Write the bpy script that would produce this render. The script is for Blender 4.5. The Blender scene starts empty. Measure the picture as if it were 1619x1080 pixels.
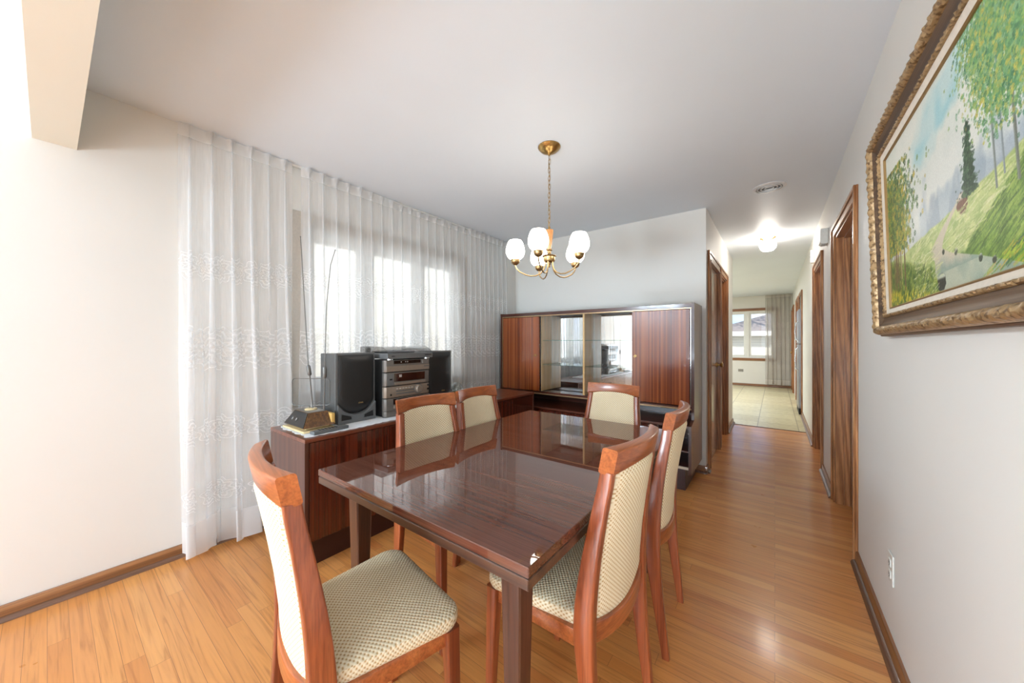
import bpy, bmesh, math, random
import numpy as np
from mathutils import Vector, Matrix, noise as mn
PI = math.pi
random.seed(7)
scene = bpy.context.scene
COL = scene.collection
V = Vector

# ------------------------------------------------------------------ camera, world, sun, fill, exposure
CAM_H = 1.21
cam_d = bpy.data.cameras.new('camera'); cam = bpy.data.objects.new('camera', cam_d); COL.objects.link(cam)
cam_d.sensor_fit = 'HORIZONTAL'; cam_d.sensor_width = 36.0; cam_d.lens = 36.0 * 552.6 / 1619.0
cam_d.clip_start = 0.02; cam_d.clip_end = 200
cam.location = (0, 0, CAM_H); cam.rotation_euler = (PI / 2, 0, math.atan2(415.5, 552.6))
scene.camera = cam

w = bpy.data.worlds.new('sky'); scene.world = w; w.use_nodes = True
nt = w.node_tree; nt.nodes.clear()
tc = nt.nodes.new('ShaderNodeTexCoord'); sp = nt.nodes.new('ShaderNodeSeparateXYZ')
ns = nt.nodes.new('ShaderNodeTexNoise'); ns.inputs['Scale'].default_value = 3.0; ns.inputs['Detail'].default_value = 5
cr = nt.nodes.new('ShaderNodeValToRGB'); cr.color_ramp.elements[0].position = .42; cr.color_ramp.elements[1].position = .6
mx = nt.nodes.new('ShaderNodeMix'); mx.data_type = 'RGBA'
mx.inputs['A'].default_value = (0.34, 0.56, 0.95, 1); mx.inputs['B'].default_value = (0.92, 0.95, 1, 1)
bg = nt.nodes.new('ShaderNodeBackground'); bg.inputs['Strength'].default_value = 1.15
ow = nt.nodes.new('ShaderNodeOutputWorld')
nt.links.new(tc.outputs['Generated'], ns.inputs['Vector']); nt.links.new(ns.outputs['Fac'], cr.inputs['Fac'])
nt.links.new(cr.outputs['Color'], mx.inputs['Factor']); nt.links.new(mx.outputs['Result'], bg.inputs['Color'])
nt.links.new(bg.outputs['Background'], ow.inputs['Surface'])

def lamp(name, typ, loc, energy, color=(1, 1, 1), direction=None, **kw):
    d = bpy.data.lights.new(name, typ); d.energy = energy; d.color = color
    for k, v in kw.items(): setattr(d, k, v)
    o = bpy.data.objects.new(name, d); COL.objects.link(o); o.location = loc
    if direction is not None: o.rotation_euler = V(direction).to_track_quat('-Z', 'Y').to_euler()
    return o
lamp('sun', 'SUN', (0, 0, 20), 4.0, (1, .96, .9), (-.5, .62, -.6), angle=.01)
# added fill lamp behind the camera, the living room wall there is solid
FILL_TINT = (.68, .85, 1)
lamp('added_back_fill', 'AREA', (-.6, -4.9, 1.45), 12, FILL_TINT, (0, 1, .0), shape='RECTANGLE', size=2.3, size_y=1.7)
# added fill strip high on the living room's left wall, no windows there
lamp('added_high_fill', 'AREA', (-2.62, -2.4, 2.21), 155, FILL_TINT, (1, .5, -.14), shape='RECTANGLE', size=2.6, size_y=.3)
# added upward fill from the unseen living room, brightens the ceiling
lamp('added_ceiling_fill', 'AREA', (.12, -1.2, .95), 13, (.76, .89, 1), (-.25, 2.3, 1), shape='DISK', size=.6)
lamp('added_ceiling_fill', 'AREA', (1.3, -2.0, 1.1), 10, (.62, .82, 1), (-.2, .5, 1), shape='DISK', size=.5)
# daylight through the dining room window, outside its glass
lamp('dining_window_daylight', 'AREA', (-3.0, 1.87, 1.6), 6, (.90, .95, 1), (1, 0, -.05), shape='RECTANGLE', size=1.7, size_y=1.4)
lamp('added_low_fill', 'AREA', (-1.42, -3.3, .55), 70, (.74, .88, 1), (.16, 1, .40), shape='DISK', size=.8)  # added fill aimed from the unseen living room at the far half
lamp('added_soft_fill', 'POINT', (1.1, -1.0, 1.55), 8, (.80, .91, 1), shadow_soft_size=.25)  # added soft fill for the near seat, no lantern hangs there
lamp('kitchen_ceiling_lamp', 'AREA', (-1.6, 8.6, 2.36), 60, (.90, .95, 1), (0, 0, -1), shape='DISK', size=.8)

vs = scene.view_settings
vs.view_transform = 'Standard'; vs.look = 'None'; vs.gamma = 1.0; vs.exposure = 0.69; vs.use_curve_mapping = False
scene.cycles.max_bounces = 10; scene.cycles.diffuse_bounces = 4; scene.cycles.glossy_bounces = 6
scene.cycles.transmission_bounces = 8; scene.cycles.transparent_max_bounces = 32
scene.cycles.use_denoising = True; scene.cycles.sample_clamp_indirect = 6.0
scene.cycles.caustics_reflective = False; scene.cycles.caustics_refractive = False

# ------------------------------------------------------------------ materials
def srgb(r, g, b):
    f = lambda c: (c / 255) / 12.92 if c <= 10 else ((c / 255 + .055) / 1.055) ** 2.4
    return (f(r), f(g), f(b), 1)
def sin_(node, name, val):
    if name in node.inputs: node.inputs[name].default_value = val
def base(name, color, rough=.5, metal=0, coat=0, spec=None, coat_r=.05):
    m = bpy.data.materials.new(name); m.use_nodes = True
    b = m.node_tree.nodes['Principled BSDF']
    b.inputs['Base Color'].default_value = color; b.inputs['Roughness'].default_value = rough; b.inputs['Metallic'].default_value = metal
    sin_(b, 'Coat Weight', coat); sin_(b, 'Coat Roughness', coat_r)
    if spec is not None: sin_(b, 'Specular IOR Level', spec)
    return m, m.node_tree, b
def node(nt, t, **kw):
    n = nt.nodes.new(t)
    for k, v in kw.items():
        if k in n.inputs.keys(): n.inputs[k].default_value = v
        else: setattr(n, k, v)
    return n
def coords(nt, scale=(1, 1, 1), rot=(0, 0, 0)):
    t = node(nt, 'ShaderNodeTexCoord'); m = node(nt, 'ShaderNodeMapping')
    m.inputs['Scale'].default_value = scale; m.inputs['Rotation'].default_value = rot
    nt.links.new(t.outputs['Object'], m.inputs['Vector']); return m.outputs['Vector']
def ramp(nt, fac, stops):
    r = node(nt, 'ShaderNodeValToRGB'); e = r.color_ramp.elements
    e[0].position, e[0].color = stops[0]; e[1].position, e[1].color = stops[-1]
    for p, c in stops[1:-1]:
        x = e.new(p); x.color = c
    nt.links.new(fac, r.inputs['Fac']); return r.outputs['Color']
def mixc(nt, fac, a, b, blend='MIX'):
    m = node(nt, 'ShaderNodeMix', data_type='RGBA', blend_type=blend)
    for k, v in (('Factor', fac), ('A', a), ('B', b)):
        if hasattr(v, 'links') or hasattr(v, 'is_linked'): nt.links.new(v, m.inputs[k])
        else: m.inputs[k].default_value = v
    return m.outputs['Result']
def math_(nt, op, a, b=None, c=None):
    m = node(nt, 'ShaderNodeMath', operation=op)
    for i, v in enumerate((a, b, c)):
        if v is None: continue
        if hasattr(v, 'is_linked'): nt.links.new(v, m.inputs[i])
        else: m.inputs[i].default_value = v
    return m.outputs[0]
def bump(nt, b, h, strength=.2, dist=.002):
    n = node(nt, 'ShaderNodeBump'); n.inputs['Strength'].default_value = strength; n.inputs['Distance'].default_value = dist
    nt.links.new(h, n.inputs['Height']); nt.links.new(n.outputs['Normal'], b.inputs['Normal'])

def paint(name, color, rough=.55, amt=.03):
    m, nt, b = base(name, color, rough, spec=.3)
    n = node(nt, 'ShaderNodeTexNoise'); n.inputs['Scale'].default_value = 1.3; n.inputs['Detail'].default_value = 3
    nt.links.new(coords(nt), n.inputs['Vector'])
    lo = tuple(c * (1 - amt) for c in color[:3]) + (1,)
    nt.links.new(ramp(nt, n.outputs['Fac'], [(.3, lo), (.7, color)]), b.inputs['Base Color'])
    n2 = node(nt, 'ShaderNodeTexNoise'); n2.inputs['Scale'].default_value = 120; nt.links.new(coords(nt), n2.inputs['Vector'])
    bump(nt, b, n2.outputs['Fac'], .06, .001)
    return m
def plain(name, color, rough=.5, metal=0, coat=0, spec=None):
    m, nt, b = base(name, color, rough, metal, coat, spec)
    n = node(nt, 'ShaderNodeTexNoise'); n.inputs['Scale'].default_value = 60; nt.links.new(coords(nt), n.inputs['Vector'])
    lo = tuple(c * .93 for c in color[:3]) + (1,)
    nt.links.new(ramp(nt, n.outputs['Fac'], [(.35, lo), (.65, color)]), b.inputs['Base Color'])
    return m
def wood(name, dark, mid, light, axis='z', scale=1.0, rough=.35, coat=0.0, stripes=28, bend=.05, streak=.6, coat_r=.05):
    """Long grain along one axis: bands across it plus fine pores."""
    m, nt, b = base(name, mid, rough, coat=coat, coat_r=coat_r)
    long = .25 * scale; wide = stripes * scale
    sc = {'x': (long, wide, wide), 'y': (wide, long, wide), 'z': (wide, wide, long)}[axis]
    v = coords(nt, sc)
    n = node(nt, 'ShaderNodeTexNoise'); n.inputs['Scale'].default_value = 1.0; n.inputs['Detail'].default_value = 6
    n.inputs['Roughness'].default_value = streak; n.inputs['Distortion'].default_value = bend * 8
    nt.links.new(v, n.inputs['Vector'])
    c1 = ramp(nt, n.outputs['Fac'], [(.33, dark), (.5, mid), (.68, light)])
    sc2 = tuple(s * 9 for s in sc)
    n2 = node(nt, 'ShaderNodeTexNoise'); n2.inputs['Scale'].default_value = 1.0; n2.inputs['Detail'].default_value = 2
    nt.links.new(coords(nt, sc2), n2.inputs['Vector'])
    c2 = ramp(nt, n2.outputs['Fac'], [(.35, (.72, .72, .72, 1)), (.6, (1, 1, 1, 1))])
    nt.links.new(mixc(nt, 1.0, c1, c2, 'MULTIPLY'), b.inputs['Base Color'])
    return m
def wood_fix(m): m.node_tree.nodes['Principled BSDF'].inputs['Specular IOR Level'].default_value = 0.0; return m
def oak(name, a, b_, c, axis='z', rough=.3):
    """Flat-sawn oak with cathedral figure."""
    m, nt, b = base(name, b_, rough, coat=.25, coat_r=.15)
    sc = {'x': (1.3, 22, 22), 'y': (22, 1.3, 22), 'z': (22, 22, 1.3)}[axis]
    wv = node(nt, 'ShaderNodeTexWave', wave_type='BANDS', bands_direction='DIAGONAL'); wv.inputs['Scale'].default_value = .9
    wv.inputs['Distortion'].default_value = 5; wv.inputs['Detail'].default_value = 2; wv.inputs['Detail Scale'].default_value = 1.2
    nt.links.new(coords(nt, sc), wv.inputs['Vector'])
    c1 = ramp(nt, wv.outputs['Fac'], [(.05, a), (.5, b_), (.95, c)])
    n2 = node(nt, 'ShaderNodeTexNoise'); n2.inputs['Scale'].default_value = 1.0
    nt.links.new(coords(nt, tuple(s * 9 for s in sc)), n2.inputs['Vector'])
    c2 = ramp(nt, n2.outputs['Fac'], [(.35, (.75, .72, .7, 1)), (.6, (1, 1, 1, 1))])
    nt.links.new(mixc(nt, 1.0, c1, c2, 'MULTIPLY'), b.inputs['Base Color'])
    return m

M = {}
M['wall'] = paint('wall_paint', srgb(236, 234, 228))
M['ceiling'] = paint('ceiling_paint', srgb(236, 243, 250), .5)
M['beam'] = paint('beam_paint', srgb(228, 223, 208))
M['white'] = plain('white_enamel', srgb(240, 240, 236), .35)
M['casing_grey'] = plain('taupe_window_casing', srgb(206, 200, 190), .5)
M['plastic_white'] = plain('white_plastic', srgb(232, 230, 222), .4)
M['trim'] = oak('oak_trim', srgb(146, 94, 54), srgb(172, 116, 70), srgb(188, 132, 84), 'z')
M['trim_y'] = wood('oak_baseboard_y', srgb(118, 74, 44), srgb(152, 102, 62), srgb(176, 124, 80), 'y', rough=.35, coat=.2)
M['trim_x'] = wood('oak_baseboard_x', srgb(118, 74, 44), srgb(152, 102, 62), srgb(176, 124, 80), 'x', rough=.35, coat=.2)
M['shoe'] = wood('shoe_moulding', srgb(86, 58, 44), srgb(118, 84, 64), srgb(140, 104, 82), 'y', rough=.35, coat=.2)
M['door'] = wood('flush_door_veneer', srgb(138, 90, 54), srgb(160, 110, 70), srgb(176, 126, 84), 'z', stripes=22, rough=.25, coat=.35)
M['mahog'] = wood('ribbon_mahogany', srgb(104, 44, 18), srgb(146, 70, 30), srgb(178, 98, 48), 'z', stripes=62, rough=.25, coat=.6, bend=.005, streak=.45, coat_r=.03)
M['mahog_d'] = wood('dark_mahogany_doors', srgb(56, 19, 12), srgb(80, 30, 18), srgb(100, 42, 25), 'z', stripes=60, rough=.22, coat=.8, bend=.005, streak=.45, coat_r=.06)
M['carcass'] = wood('walnut_carcass', srgb(66, 34, 24), srgb(88, 50, 36), srgb(104, 62, 46), 'z', stripes=30, rough=.3, coat=.4, coat_r=.12)
M['carcass_x'] = wood('walnut_rail_x', srgb(58, 24, 15), srgb(84, 40, 26), srgb(104, 54, 36), 'x', stripes=30, rough=.28, coat=.5, coat_r=.1)
M['carcass_y'] = wood('walnut_rail_y', srgb(84, 38, 24), srgb(112, 56, 36), srgb(132, 72, 48), 'y', stripes=30, rough=.28, coat=.5, coat_r=.1)
M['plinth'] = plain('dark_plinth', srgb(56, 24, 20), .4)
M['inside'] = wood('pale_beech_lining', srgb(236, 180, 112), srgb(246, 200, 134), srgb(250, 214, 156), 'z', stripes=14, rough=.4)
M['gold'] = plain('brass_strip', srgb(210, 178, 138), .28, .9)
M['table'] = wood('table_top_veneer', srgb(88, 48, 35), srgb(104, 60, 44), srgb(116, 70, 52), 'x', stripes=26, rough=.6, coat=1.0, coat_r=.012, streak=.7)
wood_fix(M['table']); M['table'].node_tree.nodes['Principled BSDF'].inputs['Coat IOR'].default_value = 1.7
M['table_edge'] = wood('table_edge', srgb(60, 34, 22), srgb(86, 54, 36), srgb(108, 72, 50), 'x', stripes=30, rough=.35, coat=.3)
M['table_leg'] = wood('table_leg', srgb(52, 28, 20), srgb(78, 46, 32), srgb(96, 60, 44), 'z', stripes=34, rough=.35, coat=.35)
M['chair'] = wood('cherry_chair_wood', srgb(118, 54, 30), srgb(156, 78, 42), srgb(178, 98, 56), 'z', stripes=26, rough=.3, coat=.5, coat_r=.15)
M['chair_x'] = wood('cherry_chair_rail', srgb(144, 72, 36), srgb(174, 94, 48), srgb(190, 110, 58), 'x', stripes=22, rough=.3, coat=.5, coat_r=.15)
M['brass'] = plain('polished_brass', srgb(186, 150, 92), .3, 1.0)
M['brass_a'] = plain('antique_brass', srgb(176, 148, 104), .38, 1.0)
M['chrome'] = plain('chrome', srgb(205, 205, 205), .2, 1.0)
M['nickel'] = plain('dull_nickel', srgb(150, 146, 140), .4, .7)
M['wire'] = plain('dark_steel_wire', srgb(112, 110, 106), .4, .5)
M['lampwood'] = wood('lamp_wood', srgb(176, 112, 62), srgb(205, 142, 88), srgb(222, 168, 112), 'z', stripes=60, rough=.35, coat=.3)
M['black'] = plain('black_plastic', srgb(34, 34, 34), .4)
M['dark'] = plain('dark_gap', srgb(20, 18, 17), .6)
M['grey_plastic'] = plain('charcoal_plastic', srgb(104, 105, 105), .38)
M['grey_box'] = plain('grey_cabinet_vinyl', srgb(88, 88, 86), .5)
M['champagne'] = plain('champagne_plastic', srgb(122, 116, 110), .34, .35)
M['champ2'] = plain('warm_champagne', srgb(152, 138, 124), .34, .35)
M['display'] = plain('display_window', srgb(26, 18, 18), .1, 0, 1.0)
M['display_red'] = plain('red_tinted_window', srgb(44, 16, 14), .1, 0, 1.0)
M['button'] = plain('silver_buttons', srgb(200, 195, 188), .3, .4)
M['cream'] = plain('cream_plastic', srgb(232, 208, 158), .45)
M['orange'] = plain('orange_cream', srgb(226, 180, 100), .45)
M['radiowood'] = wood('printed_woodgrain', srgb(66, 38, 16), srgb(100, 64, 28), srgb(134, 90, 44), 'x', stripes=60, rough=.3)
M['goldtext'] = plain('gold_lettering', srgb(206, 170, 110), .3, .6)
M['jar'] = plain('olive_glaze', srgb(86, 84, 62), .2, 0, .5)
M['terracotta'] = plain('rusty_orange', srgb(170, 84, 48), .5)
M['steel'] = plain('brushed_steel', srgb(150, 152, 156), .35, .7)
M['roof'] = plain('roof_shingle', srgb(140, 130, 124), .9)
M['concrete'] = plain('concrete', srgb(190, 188, 180), .9)
M['leaf'] = plain('leaf_green', srgb(110, 140, 80), .7)
M['bark'] = plain('bark', srgb(100, 82, 64), .9)
M['vent'] = plain('vent_white', srgb(240, 240, 238), .45)
M['vent_d'] = plain('vent_shadow', srgb(205, 205, 205), .6)

def emis(name, color, s):
    m, nt, b = base(name, color, .25)
    sin_(b, 'Emission Color', color); sin_(b, 'Emission Strength', s)
    n = node(nt, 'ShaderNodeTexNoise'); n.inputs['Scale'].default_value = 8
    nt.links.new(coords(nt), n.inputs['Vector'])
    nt.links.new(ramp(nt, n.outputs['Fac'], [(.2, tuple(c * .97 for c in color[:3]) + (1,)), (.8, color)]), b.inputs['Base Color'])
    return m
M['globe'] = emis('opal_glass_lit', (1, .93, .84, 1), 6)
M['globe_hall'] = emis('opal_glass_hall', (1, .94, .86, 1), 32)

def glass(name, tint=(1, 1, 1, 1), alpha=.06):
    """Thin pane: straight-through with Fresnel reflection."""
    m = bpy.data.materials.new(name); m.use_nodes = True; nt = m.node_tree; nt.nodes.clear()
    o = node(nt, 'ShaderNodeOutputMaterial'); t = node(nt, 'ShaderNodeBsdfTransparent'); t.inputs['Color'].default_value = tint
    g = node(nt, 'ShaderNodeBsdfGlossy'); g.inputs['Roughness'].default_value = .01
    lw = node(nt, 'ShaderNodeLayerWeight'); lw.inputs['Blend'].default_value = .5
    f = math_(nt, 'MULTIPLY', math_(nt, 'POWER', lw.outputs['Facing'], 5.0), .9)
    mxs = node(nt, 'ShaderNodeMixShader')
    nt.links.new(math_(nt, 'ADD', f, alpha), mxs.inputs[0])
    nt.links.new(t.outputs[0], mxs.inputs[1]); nt.links.new(g.outputs[0], mxs.inputs[2]); nt.links.new(mxs.outputs[0], o.inputs[0])
    return m
M['glass'] = glass('clear_glass', alpha=.035); M['glass_edge'] = glass('green_shelf_glass', (.82, .92, .88, 1), .08)
M['smoke'] = glass('smoked_cover', (.86, .86, .86, 1), .14)
M['jarglass'] = glass('jar_glass', (.85, .88, .86, 1), .12)
mm, _nt, _b = base('mirror_silver', (.86, .9, .9, 1), .01, 1.0); M['mirror'] = mm

def fabric(name, ax):
    m, nt, b = base(name, srgb(214, 196, 160), .9, spec=.2)
    t = node(nt, 'ShaderNodeTexCoord'); s = node(nt, 'ShaderNodeSeparateXYZ'); nt.links.new(t.outputs['Object'], s.inputs[0])
    k = 2 * PI / .0135
    sn = node(nt, 'ShaderNodeSeparateXYZ'); nt.links.new(t.outputs['Normal'], sn.inputs[0])
    if ax == 'Y':
        side = math_(nt, 'LESS_THAN', math_(nt, 'ABSOLUTE', sn.outputs['Z']), .6)
        uu = math_(nt, 'ADD', s.outputs['X'], math_(nt, 'MULTIPLY', s.outputs['Y'], side))
        vv = math_(nt, 'ADD', math_(nt, 'MULTIPLY', s.outputs['Y'], math_(nt, 'SUBTRACT', 1.0, side)), math_(nt, 'MULTIPLY', s.outputs['Z'], side))
    else:
        side = math_(nt, 'GREATER_THAN', math_(nt, 'ABSOLUTE', sn.outputs['X']), .6)
        uu = math_(nt, 'ADD', s.outputs['X'], math_(nt, 'MULTIPLY', s.outputs['Y'], side)); vv = s.outputs['Z']
    a = math_(nt, 'SINE', math_(nt, 'MULTIPLY', uu, k)); c = math_(nt, 'SINE', math_(nt, 'MULTIPLY', vv, k * 1.1))
    p = math_(nt, 'ADD', math_(nt, 'MULTIPLY', math_(nt, 'MULTIPLY', a, c), .5), .5)
    n = node(nt, 'ShaderNodeTexNoise'); n.inputs['Scale'].default_value = 5; n.inputs['Detail'].default_value = 3
    nt.links.new(t.outputs['Object'], n.inputs['Vector'])
    c1 = ramp(nt, p, [(.12, srgb(196, 160, 110)), (.34, srgb(236, 216, 180)), (.8, srgb(246, 232, 204))])
    c2 = ramp(nt, n.outputs['Fac'], [(.3, (.93, .92, .88, 1)), (.6, (1, 1, 1, 1))])
    nt.links.new(mixc(nt, 1.0, c1, c2, 'MULTIPLY'), b.inputs['Base Color'])
    bump(nt, b, p, .7, .002)
    return m
M['fab_seat'] = fabric('woven_seat_fabric', 'Y'); M['fab_back'] = fabric('woven_back_fabric', 'Z')

def floor_mat():
    m, nt, b = base('oak_strip_floor', srgb(196, 134, 78), .3, coat=.3, coat_r=.14)
    t = node(nt, 'ShaderNodeTexCoord')
    def brick(c1, c2, mortar, wd=1.35, msize=.0007):
        br = node(nt, 'ShaderNodeTexBrick', offset=.37, offset_frequency=2, squash=.72, squash_frequency=3)
        br.inputs['Color1'].default_value = c1; br.inputs['Color2'].default_value = c2; br.inputs['Mortar'].default_value = mortar
        br.inputs['Scale'].default_value = 1; br.inputs['Mortar Size'].default_value = msize; br.inputs['Bias'].default_value = 0
        br.inputs['Brick Width'].default_value = wd; br.inputs['Row Height'].default_value = .057; br.inputs['Mortar Smooth'].default_value = .1
        nt.links.new(t.outputs['Object'], br.inputs['Vector']); return br
    br = brick((0, 0, 0, 1), (1, 1, 1, 1), (.5, .5, .5, 1))
    sep = node(nt, 'ShaderNodeSeparateColor'); nt.links.new(br.outputs['Color'], sep.inputs[0])
    tone = ramp(nt, sep.outputs[0], [(0, srgb(202, 130, 68)), (.25, srgb(216, 148, 82)), (.5, srgb(208, 139, 75)), (.75, srgb(224, 160, 94)), (1, srgb(198, 122, 64))])
    mp = node(nt, 'ShaderNodeMapping'); mp.inputs['Scale'].default_value = (1.2, 30, 1)
    off = node(nt, 'ShaderNodeCombineXYZ'); nt.links.new(math_(nt, 'MULTIPLY', sep.outputs[0], 37.0), off.inputs[0])
    nt.links.new(math_(nt, 'MULTIPLY', sep.outputs[0], 11.0), off.inputs[2])
    nt.links.new(t.outputs['Object'], mp.inputs['Vector']); nt.links.new(off.outputs[0], mp.inputs['Location'])
    gr = node(nt, 'ShaderNodeTexNoise'); gr.inputs['Scale'].default_value = 1.6; gr.inputs['Detail'].default_value = 5; gr.inputs['Distortion'].default_value = 1.6
    nt.links.new(mp.outputs[0], gr.inputs['Vector'])
    g1 = ramp(nt, gr.outputs['Fac'], [(.3, (.74, .66, .58, 1)), (.46, (.97, .95, .93, 1)), (.6, (1.05, 1.04, 1.02, 1))])
    c = mixc(nt, 1.0, tone, g1, 'MULTIPLY')
    c = mixc(nt, br.outputs['Fac'], c, srgb(150, 96, 54))
    nt.links.new(c, b.inputs['Base Color'])
    n = node(nt, 'ShaderNodeTexNoise'); n.inputs['Scale'].default_value = 7; n.inputs['Detail'].default_value = 4
    nt.links.new(t.outputs['Object'], n.inputs['Vector'])
    r = node(nt, 'ShaderNodeMapRange'); r.inputs['To Min'].default_value = .22; r.inputs['To Max'].default_value = .42
    nt.links.new(n.outputs['Fac'], r.inputs['Value']); nt.links.new(r.outputs[0], b.inputs['Roughness'])
    h = math_(nt, 'SUBTRACT', math_(nt, 'MULTIPLY', gr.outputs['Fac'], .25), br.outputs['Fac'])
    bump(nt, b, h, .25, .001)
    return m
M['floor'] = floor_mat()
def tile_mat():
    m, nt, b = base('cream_vinyl_tiles', srgb(216, 204, 166), .35, coat=.2, coat_r=.2)
    t = node(nt, 'ShaderNodeTexCoord')
    br = node(nt, 'ShaderNodeTexBrick', offset=0.0, squash=1.0)
    br.inputs['Color1'].default_value = srgb(222, 212, 174); br.inputs['Color2'].default_value = srgb(208, 196, 156); br.inputs['Mortar'].default_value = srgb(168, 156, 122)
    br.inputs['Scale'].default_value = 1; br.inputs['Mortar Size'].default_value = .006; br.inputs['Brick Width'].default_value = .46; br.inputs['Row Height'].default_value = .46
    mp = node(nt, 'ShaderNodeMapping'); mp.inputs['Location'].default_value = (.2, 0, 0)
    nt.links.new(t.outputs['Object'], mp.inputs[0]); nt.links.new(mp.outputs[0], br.inputs['Vector'])
    n = node(nt, 'ShaderNodeTexNoise'); n.inputs['Scale'].default_value = 16; n.inputs['Detail'].default_value = 6
    nt.links.new(t.outputs['Object'], n.inputs['Vector'])
    c2 = ramp(nt, n.outputs['Fac'], [(.35, (.86, .84, .78, 1)), (.6, (1, 1, 1, 1))])
    nt.links.new(mixc(nt, 1.0, br.outputs['Color'], c2, 'MULTIPLY'), b.inputs['Base Color'])
    return m
M['tile'] = tile_mat()
def siding(name, c, per=.11):
    m, nt, b = base(name, c, .7)
    wv = node(nt, 'ShaderNodeTexWave', wave_type='BANDS', bands_direction='Z', wave_profile='SAW'); wv.inputs['Scale'].default_value = 2 * PI / per / 20 * .995
    nt.links.new(coords(nt), wv.inputs['Vector'])
    nt.links.new(ramp(nt, wv.outputs['Fac'], [(0.0, tuple(x * .5 for x in c[:3]) + (1,)), (.12, c), (1, c)]), b.inputs['Base Color'])
    bump(nt, b, wv.outputs['Fac'], .5, .01)
    return m
M['siding'] = siding('white_siding', srgb(232, 228, 214))

def curtain_mat(name, color, a0, bands, period=.15, trans=.5):
    """Sheer net: mostly open weave, denser where embroidered; layers of folds add up by themselves."""
    m = bpy.data.materials.new(name); m.use_nodes = True; nt = m.node_tree; nt.nodes.clear()
    o = node(nt, 'ShaderNodeOutputMaterial'); uv = node(nt, 'ShaderNodeUVMap'); s = node(nt, 'ShaderNodeSeparateXYZ')
    uv.uv_map = 'UVMap'; nt.links.new(uv.outputs[0], s.inputs[0]); U, Z = s.outputs['X'], s.outputs['Y']
    su = math_(nt, 'SUBTRACT', math_(nt, 'FRACT', math_(nt, 'DIVIDE', U, period)), .5)
    tot = None
    nn = node(nt, 'ShaderNodeTexNoise'); nn.inputs['Scale'].default_value = 110; nn.inputs['Detail'].default_value = 3
    nt.links.new(uv.outputs[0], nn.inputs['Vector'])
    vor = node(nt, 'ShaderNodeTexVoronoi'); vor.inputs['Scale'].default_value = 62; nt.links.new(uv.outputs[0], vor.inputs['Vector'])
    for zc, hh in bands:
        dz = math_(nt, 'DIVIDE', math_(nt, 'SUBTRACT', Z, zc), hh * 2)
        dx = math_(nt, 'MULTIPLY', su, period / (hh * 2) * 1.0)
        r = math_(nt, 'SQRT', math_(nt, 'ADD', math_(nt, 'MULTIPLY', dx, dx), math_(nt, 'MULTIPLY', dz, dz)))
        th = math_(nt, 'ARCTAN2', dz, dx)
        rr = math_(nt, 'ADD', r, math_(nt, 'MULTIPLY', math_(nt, 'SINE', math_(nt, 'MULTIPLY', th, 8.0)), .05))
        ring = math_(nt, 'SINE', math_(nt, 'MULTIPLY', rr, 44.0))
        inside = math_(nt, 'LESS_THAN', rr, .46)
        fl = math_(nt, 'GREATER_THAN', math_(nt, 'SINE', math_(nt, 'MULTIPLY', vor.outputs['Distance'], 17.0)), .15)
        outl = math_(nt, 'GREATER_THAN', math_(nt, 'ADD', ring, math_(nt, 'MULTIPLY', math_(nt, 'SUBTRACT', nn.outputs['Fac'], .5), 2.0)), .35)
        p = math_(nt, 'MULTIPLY', inside, math_(nt, 'MAXIMUM', math_(nt, 'MULTIPLY', fl, .8), outl))
        tot = p if tot is None else math_(nt, 'MAXIMUM', tot, p)
    hem = math_(nt, 'GREATER_THAN', Z, 2.362)
    weave = node(nt, 'ShaderNodeTexNoise'); weave.inputs['Scale'].default_value = 25
    mpw = node(nt, 'ShaderNodeMapping'); mpw.inputs['Scale'].default_value = (6, .3, 1); nt.links.new(uv.outputs[0], mpw.inputs[0]); nt.links.new(mpw.outputs[0], weave.inputs['Vector'])
    alpha = math_(nt, 'ADD', a0, math_(nt, 'MULTIPLY', math_(nt, 'SUBTRACT', weave.outputs['Fac'], .5), .12))
    alpha = math_(nt, 'MAXIMUM', alpha, math_(nt, 'MULTIPLY', tot, .74))
    alpha = math_(nt, 'MAXIMUM', alpha, math_(nt, 'MULTIPLY', hem, .86))
    alpha = math_(nt, 'MAXIMUM', alpha, math_(nt, 'MULTIPLY', math_(nt, 'LESS_THAN', Z, .21), .88))
    d = node(nt, 'ShaderNodeBsdfDiffuse'); d.inputs['Color'].default_value = color
    tl = node(nt, 'ShaderNodeBsdfTranslucent'); tl.inputs['Color'].default_value = color
    tr = node(nt, 'ShaderNodeBsdfTransparent')
    a = node(nt, 'ShaderNodeMixShader'); a.inputs[0].default_value = trans
    nt.links.new(d.outputs[0], a.inputs[1]); nt.links.new(tl.outputs[0], a.inputs[2])
    c = node(nt, 'ShaderNodeMixShader'); nt.links.new(alpha, c.inputs[0]); nt.links.new(tr.outputs[0], c.inputs[1]); nt.links.new(a.outputs[0], c.inputs[2])
    nt.links.new(c.outputs[0], o.inputs[0])
    return m
M['sheer'] = curtain_mat('white_lace_sheer', srgb(250, 250, 250), .52, [(1.64, .085), (1.17, .13), (.70, .08), (.335, .07)], .145, .5)
M['sheer_k'] = curtain_mat('grey_lace_sheer', srgb(214, 208, 200), .60, [(1.64, .085), (1.17, .13), (.55, .08)], .2, .35)
def lace_cloth():
    m = curtain_mat('white_doily', srgb(245, 245, 245), .97, [(50, .1)], .1, .1); return m
M['doily'] = plain('white_cotton_doily', srgb(238, 240, 242), .8)

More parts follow.
